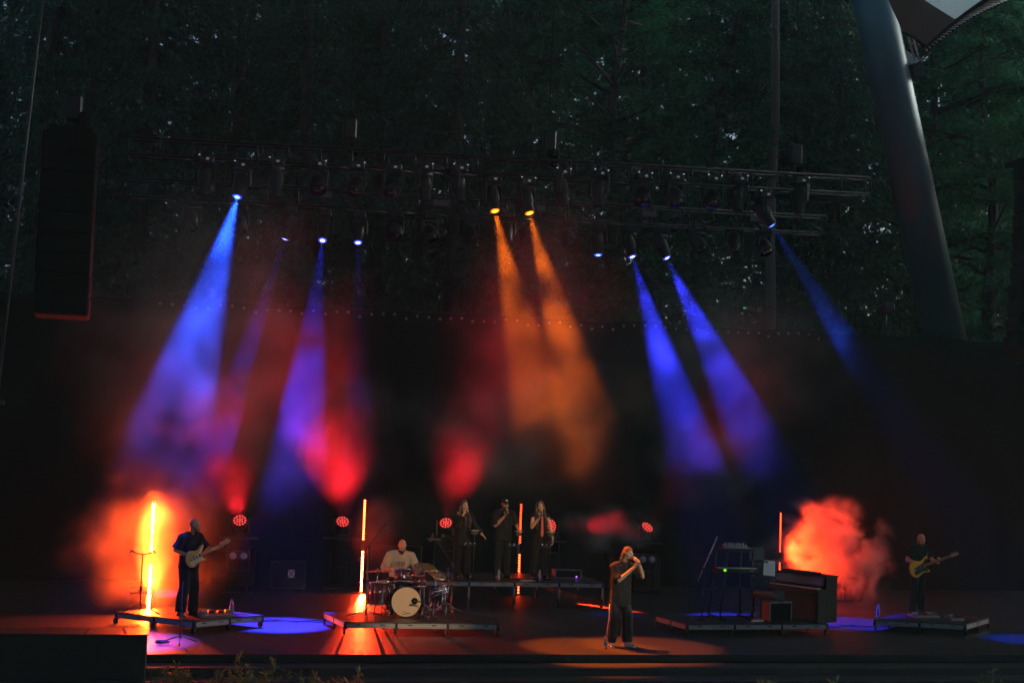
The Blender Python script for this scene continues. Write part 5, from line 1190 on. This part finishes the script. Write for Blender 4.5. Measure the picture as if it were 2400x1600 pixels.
# keyboard stand, seen from its end
ks = kp(1715, .75)
t = thing('keyboard_stand', 'black two-tier keyboard stand on the right platform', 'stand', ks)
for s in (-1, 1):
    for y in (-.25, .35):
        MB().tube([(s * .30 + (-.05 if s < 0 else .02), y, .04), (s * .27 + .03, y, .90), (s * .27 + .05, y, 1.32)], .022, 8).build('upright', BLACK, t)
        MB().tube([(s * .27 + .02, y, .88), (s * .27 + .02, y - .35, .90)], .016, 6).build('support_arm', BLACK, t)
    MB().bbox((s * .31, .0, .025), (.07, .85, .045), .008).build('foot_rail', BLACK, t)
MB().cyl((-.28, .05, .6), (.30, .05, .6), .016, n=8).build('cross_tube', BLACK, t)
t2 = thing('keyboard', 'black keyboard on the lower tier of the keyboard stand', 'keyboard', ks + V3(0, -.12, .92)); MB().bbox((0, 0, .045), (.86, .34, .085), .012).build('case', PLASTIC, t2)
for i in range(20): MB().box((-.37 + i * .039, -.10, .092), (.036, .14, .012)).build('key', WHITEP if i % 1 == 0 else PLASTIC, t2)
MB().box((-.28, -.172, .055), (.05, .006, .04)).build('green_display', emitter('green_display', (.25, 1.0, .02), 1.2), t2)
MB().box((.28, -.172, .055), (.09, .006, .012)).build('end_badge', ALUD, t2)
t3 = thing('synthesizer', 'small pale synthesizer with knobs on the upper tier of the stand', 'synthesizer', ks + V3(.02, -.08, 1.33))
MB().bbox((0, 0, .03), (.66, .36, .06), .012).build('tray', PLASTIC, t3); bt = MB().bbox((-.02, -.02, .095), (.46, .26, .055), .012, Matrix.Rotation(.15, 3, 'X')).build('case', ALUD, t3)
for i in range(9):
    for j in range(3): MB().cyl((-.21 + i * .048, -.10 + j * .07, .11 + j * .011), (-.21 + i * .048, -.10 + j * .07, .145 + j * .011), .010, n=8).build('knob', WHITEP if (i + j) % 3 else PLASTIC, bt)
t4 = thing('laptop', 'dark laptop screen standing behind the synthesizer', 'laptop', ks + V3(.62, .3, 1.12)); MB().bbox((0, 0, .14), (.32, .02, .26), .008, Matrix.Rotation(-.2, 3, 'X')).build('screen', PLASTIC, t4); MB().bbox((0, -.12, .0), (.32, .24, .02), .006).build('keyboard_base', PLASTIC, t4); MB().cyl((-.08, 0, -1.12), (-.08, 0, -.01), .014, n=8).build('support_pole', BLACK, t4); MB().lathe([(.14, -1.115), (.14, -1.10), (.03, -1.09)], (-.08, 0, 0), n=16).build('support_base', BLACK, t4)
# sheet on a music stand
mu = kp(1800, .95)
t = thing('music_stand', 'music stand left of the piano', 'stand', mu); MB().cyl((0, 0, .02), (0, 0, .86), .010, n=8).build('pole', BLACK, t); MB().bbox((0, 0, .97), (.33, .02, .34), .006, Matrix.Rotation(-.2, 3, 'X') @ Matrix.Rotation(.09, 3, 'Y')).build('desk', BLACK, t)
for k_ in range(3): MB().tube([(0, 0, .22), (math.cos(k_ * 2.094) * .24, math.sin(k_ * 2.094) * .24, .01)], .008, 6).build('leg', BLACK, t)
t = thing('sheet_of_paper', 'white sheet of paper on the music stand left of the piano', 'paper', mu + V3(0, -.016, .985)); rq = Matrix.Rotation(-.2, 3, 'X') @ Matrix.Rotation(.09, 3, 'Y')
MB().box((0, 0, 0), (.245, .003, .30), rq).build('sheet', WHITEP, t)
for i in range(9): MB().box(rq @ V3(0.0, -.0028, .07 - i * .022), (.19 - .03 * (i % 3), .001, .004), rq).build('print_line', mat('grey_print', (.35, .35, .36), .8, var=.2), t)
MB().box(rq @ V3(-.06, -.0028, .11), (.05, .001, .05), rq).build('print_block', MATS['grey_print'], t)
# upright piano, keyboard side turned to the left
pn = kp(1878, .75)
t = thing('upright_piano', 'dark upright piano at the right end of the keyboard platform', 'piano', pn, R(-66))
MB().bbox((0, .12, .44), (1.34, .34, .88), .012).build('case', WOODD, t)
MB().bbox((0, .08, .895), (1.38, .44, .03), .008).build('lid', WOODD, t); MB().bbox((0, -.02, .935), (.9, .2, .05), .02).build('cloth_on_lid', CLOTHK, t)
MB().bbox((0, -.17, .60), (1.34, .26, .10), .010).build('key_bed', WOODD, t); MB().bbox((0, -.07, .79), (1.26, .05, .17), .008, Matrix.Rotation(-.25, 3, 'X')).build('fallboard', mat('reddish_wood', (.10, .03, .016), .3, var=.4, scale=14, coat=.4), t)
for s in (-1, 1): MB().bbox((s * .655, -.17, .31), (.035, .24, .62), .008).build('side_cheek', WOODD, t)
wk = MB().box((0, 0, 0), (.0215, .145, .02)).mesh('white_key'); wk.materials.append(mat('ivory', (.72, .68, .58), .3, var=.05)); bk_ = MB().box((0, 0, 0), (.011, .09, .014)).mesh('black_key'); bk_.materials.append(PLASTIC)
for i in range(52):
    x = -.60 + i * .0235; link('white_key', wk, t, (x, -.215, .662))
    if i % 7 not in (2, 6): link('black_key', bk_, t, (x + .0117, -.185, .679))
for s in (-1, 1): MB().box((s * .2, -.12, .06), (.03, .2, .012)).build('pedal', CHROME, t)
bn = kp(1796, .62); t = thing('piano_bench', 'padded reddish bench in front of the piano', 'bench', bn, R(-66)); MB().bbox((0, 0, .50), (.60, .34, .09), .035).build('cushion', mat('red_brown_velour', (.22, .075, .06), .85, var=.2, bump=.2), t); MB().bbox((0, 0, .43), (.56, .30, .05), .008).build('frame', WOODD, t)
for sx in (-1, 1):
    for sy in (-1, 1): MB().cyl((sx * .25, sy * .12, .0), (sx * .24, sy * .11, .42), .018, .022, 8).build('leg', WOODD, t)
ORB = mat('orange_lit_amp_side', (.55, .10, .03), .6, var=.25, scale=10)  # orange light falling on the amplifier's left side, put into the colour
am = kp(1828, .22); t = thing('amplifier', 'black combo amplifier with silver corners and a side painted as orange lit at the platform front', 'amplifier', am, R(10))
MB().bbox((.0, .12, .20), (.50, .28, .38), .015).build('cabinet', PLASTIC, t); MB().box((0, -.022, .19), (.46, .008, .32)).build('grille_cloth', BLACKM, t)
MB().box((0, -.02, .385), (.50, .03, .022)).build('top_trim', ALU, t); MB().box((-.253, .12, .2), (.008, .27, .37)).build('orange_lit_side', ORB, t)
for sx in (-1, 1): MB().box((sx * .245, -.02, .2), (.016, .02, .36)).build('corner_trim', ALUD, t)
MB().tube([(-.14, .12, .395), (-.12, .12, .43), (.12, .12, .43), (.14, .12, .395)], .012, 6).build('handle', RUBBER, t); MB().box((.0, -.036, .386), (.09, .006, .02)).build('pink_tape', mat('pink_tape', (.7, .05, .25), .6, var=0), t)
t = thing('panel_screen', 'dark flat panel leaning on top of the amplifier', 'panel', am + V3(.02, .14, .40), R(10)); MB().bbox((0, 0, .10), (.30, .02, .20), .006, Matrix.Rotation(-.15, 3, 'X')).build('panel', mat('dark_panel', (.05, .055, .05), .5), t); MB().box((0, .05, .01), (.2, .1, .014)).build('panel_foot', PLASTIC, t)
bottle('blue bottle standing left of the amplifier on the keyboard platform', kp(1771, .5), k=1.15)
t = thing('power_strip', 'power strip with red lit plugs on the keyboard platform', 'power strip', kp(1775, .18), .3); MB().bbox((0, 0, .03), (.28, .06, .04), .008).build('strip', WHITEP, t)
for i in range(3): MB().bbox((-.09 + i * .09, 0, .06), (.04, .04, .04), .006).build('plug', mat('red_plug', (.5, .05, .03), .5), t)

# ================================================================ BACK OF STAGE CLUTTER
CASE = mat('flight_case_laminate', (.007, .007, .008), .7, var=.25, spec=.2)
def flight_case(label, p, size, panel=None):
    t = thing('flight_case', label, 'flight case', p, 0, 'flight cases along the back'); w, d, h = size
    MB().bbox((0, 0, h / 2 + .06), (w, d, h), .01).build('body', CASE, t)
    for sx in (-1, 1):
        for sy in (-1, 1): MB().box((sx * w / 2, sy * d / 2, h / 2 + .06), (.025, .025, h)).build('corner_rail', BLACK, t); MB().cyl((sx * (w / 2 - .08) - .02, sy * (d / 2 - .08), .04), (sx * (w / 2 - .08) + .02, sy * (d / 2 - .08), .04), .04, n=10).build('caster', RUBBER, t)
    for z in (.07, h + .05): MB().box((0, -d / 2, z), (w, .02, .02)).build('edge_rail', BLACK, t)
    if panel:
        q = MB().box((panel[0], -d / 2 - .012, panel[1]), (.15, .008, .18)).build('label_panel', WHITEP, t)
        for s in (-1, 1): MB().box((panel[0], -d / 2 - .018, panel[1]), (.21, .004, .016), Matrix.Rotation(s * .88, 3, 'Y')).build('cross_stroke', PLASTIC, q)
    return t
def bp2(px, Y): p = on_y(px, 1300, Y); return (p.x, Y, 0)
flight_case('dark flight case with a white crossed panel left of the drums', bp2(676, 9.8), (.75, .6, .62), (.06, .40))
flight_case('dark flight case half hidden behind the left LED strip', bp2(338, 5.3), (.42, .45, .42))
flight_case('dark flight case behind the drummer\'s head', bp2(925, 10.5), (1.2, .6, .95))
flight_case('dark flight case at the back behind the lead singer', bp2(1480, 10.8), (1.3, .6, .8))
flight_case('dark flight case beside the rear lamp at the left', bp2(545, 10.4), (1.0, .6, .8))
am2 = bp2(1990, 8.4); t = thing('bass_amplifier', 'dark rounded amplifier in the smoke between piano and bass player', 'amplifier', am2, .15); MB().bbox((.1, .15, .26), (.62, .4, .5), .06).build('cabinet', PLASTIC, t); MB().box((.1, -.055, .25), (.54, .008, .42)).build('grille_cloth', BLACKM, t); MB().tube([(-.28, -.1, .02), (-.24, -.08, .50), (-.20, -.08, .56), (-.16, -.06, .54)], .012, 6).build('front_stand', CHROME, t)
for i, (px, Y, nm) in enumerate(((612, 4.2, 'between the guitar and drum platforms'), (1985, 3.9, 'between the keyboard and bass platforms'))):
    a = on_y(px, 1440, Y); z0 = .010; t = thing('floor_cable', f'black cable lying on the blue lit floor {nm}', 'cable', (a.x, Y, 0))
    MB().tube([(-.9 + k_ * .1, .12 * math.sin(k_ * .7 + i) + .05 * math.sin(k_ * 1.9), z0) for k_ in range(22)], .009, 5).build('cable', RUBBER, t)
    MB().tube([(-.7 + k_ * .1, -.1 + .10 * math.sin(k_ * .5 + i + 2), z0) for k_ in range(20)], .008, 5).build('second_cable', RUBBER, t)
# ================================================================ LINE ARRAYS
def line_array(label, xc, Y, ztop, n, w, h, d, curve):
    t = thing('speaker_column', label, 'speaker', (xc, Y, ztop)); z = -.13; y = 0.0; ang = 0.0
    MB().bbox((0, .3, -.08), (w * .8, .9, .10), .02).build('flying_frame', BLACKM, t)
    for i in range(n):
        rot = Matrix.Rotation(-ang, 3, 'X'); c = V3(0, y, z - h / 2)
        b = MB().bbox(c, (w, d, h - .005), .03, rot).build('cabinet', BLACKM, t)
        MB().box(c + rot @ V3(0, -d / 2 - .004, 0), (w * .94, .01, h * .86), rot).build('grille', BLACKM, b)
        z -= h; y += math.sin(ang) * h; ang += curve
    MB().bbox((0, .25, .35), (.26, .24, .42), .03).build('chain_motor', BLACK, t)
    MB().bbox((.16, .2, .12), (.2, .2, .32), .05).build('chain_bag', BLACKM, t)
    for sx in (-1, 1): MB().cyl((sx * .2, .25, -.05), (0, .25, .18), .01, n=6).build('bridle', STEEL, t)
    ch = MB()
    for k_ in range(60): ch.box((0, .25, .6 + k_ * .075), (.022 if k_ % 2 else .008, .008 if k_ % 2 else .022, .06))
    o = ch.build('chain', STEEL, t); o['kind'] = 'stuff'
    return t
LA = on_y(168, 312, .6)
line_array('tall black hanging speaker column at the left', LA.x, .6, LA.z + .12, 9, .86, .335, .5, .012)
RA = on_y(2443, 395, 1.2)
line_array('edge of a hanging speaker column at the right side of the picture', RA.x, 1.2, RA.z + .25, 11, .95, .34, .55, .02)
p0 = on_y(104, -40, 9.0); p1 = on_y(62, 330, 9.0)
gp_ = thing('steel_pole', 'thin greenish steel pole at the upper left beside the speaker column', 'pole', p0 + (p1 - p0) * 2.6)
MB().cyl((0, 0, 0), p0 - gp_.location + (p0 - p1) * .5, .035, n=10).build('shaft', mat('green_grey_paint', (.07, .10, .09), .5), gp_)
MB().bbox((0, 0, -.05), (.3, .3, .1), .02).build('foot_plate', STEEL, gp_)
# small follow light on top of the backdrop, far right
t = thing('spot_on_backdrop', 'dark spotlight standing above the top of the backdrop near the mast', 'stage light', on_y(2075, 745, 11.9)); MB().bbox((0, 0, .25), (.36, .5, .24), .05, Matrix.Rotation(-.2, 3, 'X')).build('housing', BODY, t); MB().cyl((0, .0, -.6), (0, 0, .15), .03, n=8).build('post', STEEL, t)
t = thing('camera_box', 'small dark box with a green light on top of the backdrop', 'box', on_y(1748, 732, 11.8)); MB().bbox((0, 0, .08), (.32, .3, .16), .02).build('housing', BODY, t); MB().box((-.1, -.155, .1), (.08, .01, .012)).build('green_led', emitter('green_led', (.05, 1.0, .4), 1.2), t); MB().cyl((0, 0, -.5), (0, 0, .02), .02, n=8).build('post', STEEL, t)

# ================================================================ PLANTS AT THE FOOT OF THE STAGE
PLG = leaf_mat('border_leaves', (.06, .11, .035), (.17, .23, .09)); STEM = mat('plant_stems', (.09, .10, .04), .7, var=.3)
PINK = mat('pink_flower', (.55, .06, .14), .6, var=.3); RUST = mat('faded_blossom', (.30, .13, .08), .7, var=.3)
def plant(label, px, py_top, Y, spread, kind, seed):
    g = np.random.default_rng(seed); p = on_y(px, py_top, Y); zb = -.75; H = p.z - zb
    t = thing('border_plant', label, 'plant', (p.x, Y, zb), 0, 'plants along the foot of the stage')
    Ps = []; Ns = []; Ts = []; Ls = []; Wd = []; st = MB()
    ns = {'bush': 34, 'grass': 80, 'tall': 11}[kind]; tips = []
    for i in range(ns):
        a = g.random() * 6.283; sp_ = spread * g.random() ** .5; h = H * g.uniform(.55, 1.0) * (1 - .35 * (sp_ / spread) ** 2); dr = np.array([math.cos(a), math.sin(a), 0])
        b = dr * sp_ * .35; tip = dr * sp_ + np.array([0, 0, h]); mid = (b + tip) / 2 + np.array([0, 0, h * .18])
        q = [b * (1 - u) ** 2 + 2 * u * (1 - u) * mid + tip * u * u for u in np.linspace(0, 1, 6)]
        if kind == 'grass': q = [b + (tip - b) * u + np.array([0, 0, .25 * h * math.sin(u * 3.1)]) * (u) for u in np.linspace(0, 1, 6)]
        st.tube([Vector(v) for v in q], [.006, .006, .005, .004, .003, .002], 5); tips.append(q[-1])
        if kind == 'grass': continue
        nl = 46 if kind == 'bush' else 26
        for k_ in range(nl):
            u = g.uniform(.25, 1.0); j = min(4, int(u * 5)); c = q[j] + (q[j + 1] - q[j]) * (u * 5 - j)
            d = unit(g.normal(0, 1, (1, 3)) + np.array([[0, 0, .25]]))[0]; L = g.uniform(.05, .13) if kind == 'bush' else g.uniform(.07, .16)
            n = unit((g.normal(0, .4, (1, 3)) + np.array([[0, 0, 1.0]])))[0]; n = n - d * n.dot(d); n /= np.linalg.norm(n)
            Ps.append(c + d * L * .55); Ns.append(n); Ts.append(d); Ls.append(L); Wd.append(L * g.uniform(.25, .42))
    s_ = st.build('stems', STEM, t); s_['kind'] = 'stuff'
    if Ps:
        f = link('foliage', leaves_mesh('foliage', np.array(Ps), np.array(Ns), np.array(Ts), np.array(Ls), np.array(Wd), PLG), t); f['kind'] = 'stuff'
    return t, [Vector(v) for v in tips]
PY_ = -2.6
plant('grassy tuft nearest the wing platform at the stage foot', 372, 1535, PY_, .30, 'grass', 1)
plant('leafy plant beside the grassy tuft at the stage foot', 412, 1540, PY_ + .1, .28, 'bush', 2)
plant('wide bush in front of the left stage edge', 555, 1532, PY_, .55, 'bush', 3)
t, tips = plant('arching plant in the middle of the flower border', 600, 1520, PY_ - .2, .4, 'tall', 4)
for tp in tips[:5]: MB().ell(tp, (.02, .02, .06), nu=8, nv=6).build('blossom', RUST, t)
plant('bush right of the middle of the flower border', 690, 1556, PY_, .45, 'bush', 5)
t, tips = plant('tall plant with hanging reddish blossoms left of the drum platform', 770, 1512, PY_, .38, 'tall', 6)
for tp in tips: MB().tube([tp, tp + V3(.04, 0, .02), tp + V3(.09, 0, .0), tp + V3(.10, 0, -.05)], [.012, .016, .014, .006], 6).build('blossom', RUST, t)
t, tips = plant('slender plant with bright pink flowers below the drums', 850, 1536, PY_, .12, 'tall', 7)
for tp in tips[:3]: MB().tube([tp, tp + V3(.02, 0, -.01), tp + V3(.015, 0, -.07), tp + V3(.01, 0, -.12)], [.01, .016, .015, .008], 6).build('blossom', PINK, t)
plant('low plant at the bottom edge below the keyboards', 1790, 1575, PY_, .3, 'bush', 8)
plant('low plant at the bottom edge below the bass player', 1960, 1572, PY_, .3, 'tall', 9)
plant('rightmost low plant at the bottom right edge', 2330, 1565, PY_, .3, 'tall', 10)
# ================================================================ FRONT-OF-HOUSE LAMPS (behind and above the audience, right and left)
def foh(px_pt, pos, power, col, ang, nm, label):
    pos = Vector(pos); t = thing(nm, label, 'stage light', pos); d = (Vector(px_pt) - pos).normalized()
    MB().lathe([(.10, -.35), (.14, -.3), (.15, .2), (.17, .3)], (0, 0, 0), d, 18).build('barrel', BODY, t); MB().lathe([(.15, .302), (.001, .305)], (0, 0, 0), d, 18).build('lens', LENS['orange'], t)
    spot_light('lamp', d * .36, Vector(px_pt) - pos, power, col, ang, .6, .1, t); return t
foh((sp.x, sp.y, 1.5), (17, -22, 11), 12500, (1.0, .84, .58), 4.2, 'front_spotlight', 'front spotlight on the lead singer, out of view on the right')
foh(vloc(1180)[:2] + (2.0,), (15, -24, 12), 22407, (1.0, .60, .26), 6.0, 'front_spotlight', 'front spotlight on the backing singers, out of view on the right')
foh((DB.x, DB.y + .3, .85), (9, -24, 11), 14315, (1.0, .64, .36), 6.0, 'front_spotlight', 'front spotlight on the drummer, out of view above the audience')
foh((gp.x + .2, gp.y, 1.35), (12, -25, 12), 2489, (1.0, .58, .2), 3.2, 'front_spotlight', 'front spotlight on the guitarist, out of view above the audience')
foh((bp_.x, bp_.y, 1.4), (13, -25, 12), 3111, (1.0, .66, .25), 3.0, 'front_spotlight', 'front spotlight on the bass player, out of view above the audience')
foh(kp(1775, .7) + V3(0, 0, 1.1), (14, -25, 12), 2000, (.85, .95, 1.0), 2.6, 'front_spotlight', 'dim added spotlight brightening the keyboards, out of view above the audience')  # no source known here; added to brighten keyboards and sheet
# ---- clouds: (label, centre from picture row/column at a stage depth, radii, density ...)
def at(px, py, Y): return on_y(px, py, Y)
smoke('thick smoke round the leftmost LED strip', at(355, 1270, 4.75), (2.0, 1.1, 1.65), .62, .95, .30, .60, .08, -.25, 1.0, warp=.3)
smoke('densest smoke hugging the leftmost LED strip', at(366, 1262, 4.85), (.48, .42, 1.05), 9.0, 1.3, .30, .60, .06, -.1, 1.7)
smoke('billowing red lit smoke right of the upright piano', at(1938, 1305, 7.7), (2.0, .9, 1.6), 4.0, 1.3, .49, .60, .06, .1, 2.4, warp=.5, detail=7)
smoke('wisp of red lit smoke left of the lead singer', at(1420, 1240, 9.0), (1.6, .8, .7), 1.0, 1.2, .45, .62, .07, .1, 3.3, warp=.4)
smoke('smoke round the strip behind the drums', at(885, 1240, 9.0), (.9, .6, .95), .6, 1.0, .32, .65, .07, -.2, 4.2)
smoke('smoke bank in the left light beams', at(510, 820, 5.0), (3.6, 4.4, 4.2), .11, .8, .33, .66, .11, -.1, 5.1, warp=.4, detail=6)
smoke('smoke bank in the orange light beams', at(1290, 800, 3.4), (2.5, 3.6, 3.8), .085, .9, .33, .66, .11, -.1, 6.6, warp=.4, detail=6)
smoke('smoke bank in the right light beams', at(1700, 840, 5.4), (3.1, 3.8, 3.0), .12, .8, .33, .66, .11, -.1, 7.9, warp=.4, detail=6)
smoke('low smoke bank above the left red lamps', at(690, 1040, 8.0), (3.8, 2.0, 2.2), .30, .7, .24, .70, .13, -.5, 9.2, warp=.2)
smoke('low smoke bank above the right red lamps', at(1180, 1020, 8.8), (3.4, 1.8, 2.2), .28, .7, .24, .70, .13, -.5, 11.7, warp=.2)
smoke('smoke puff above the rightmost red lamp', at(1650, 1080, 8.6), (1.7, 1.2, 1.5), .35, .8, .28, .66, .12, -.4, 12.9)
hz_lo = (-120, -140, -8); hz_hi = (160, 140, 46)
HZ = volume_mat('even_haze', .0007, (.50, .95, 1.0), .1)
hb = MB().box([(a + b) / 2 for a, b in zip(hz_lo, hz_hi)], [b - a for a, b in zip(hz_lo, hz_hi)]).build('haze', HZ); tag(hb, 'thin even haze in the air', 'haze', kind='stuff')
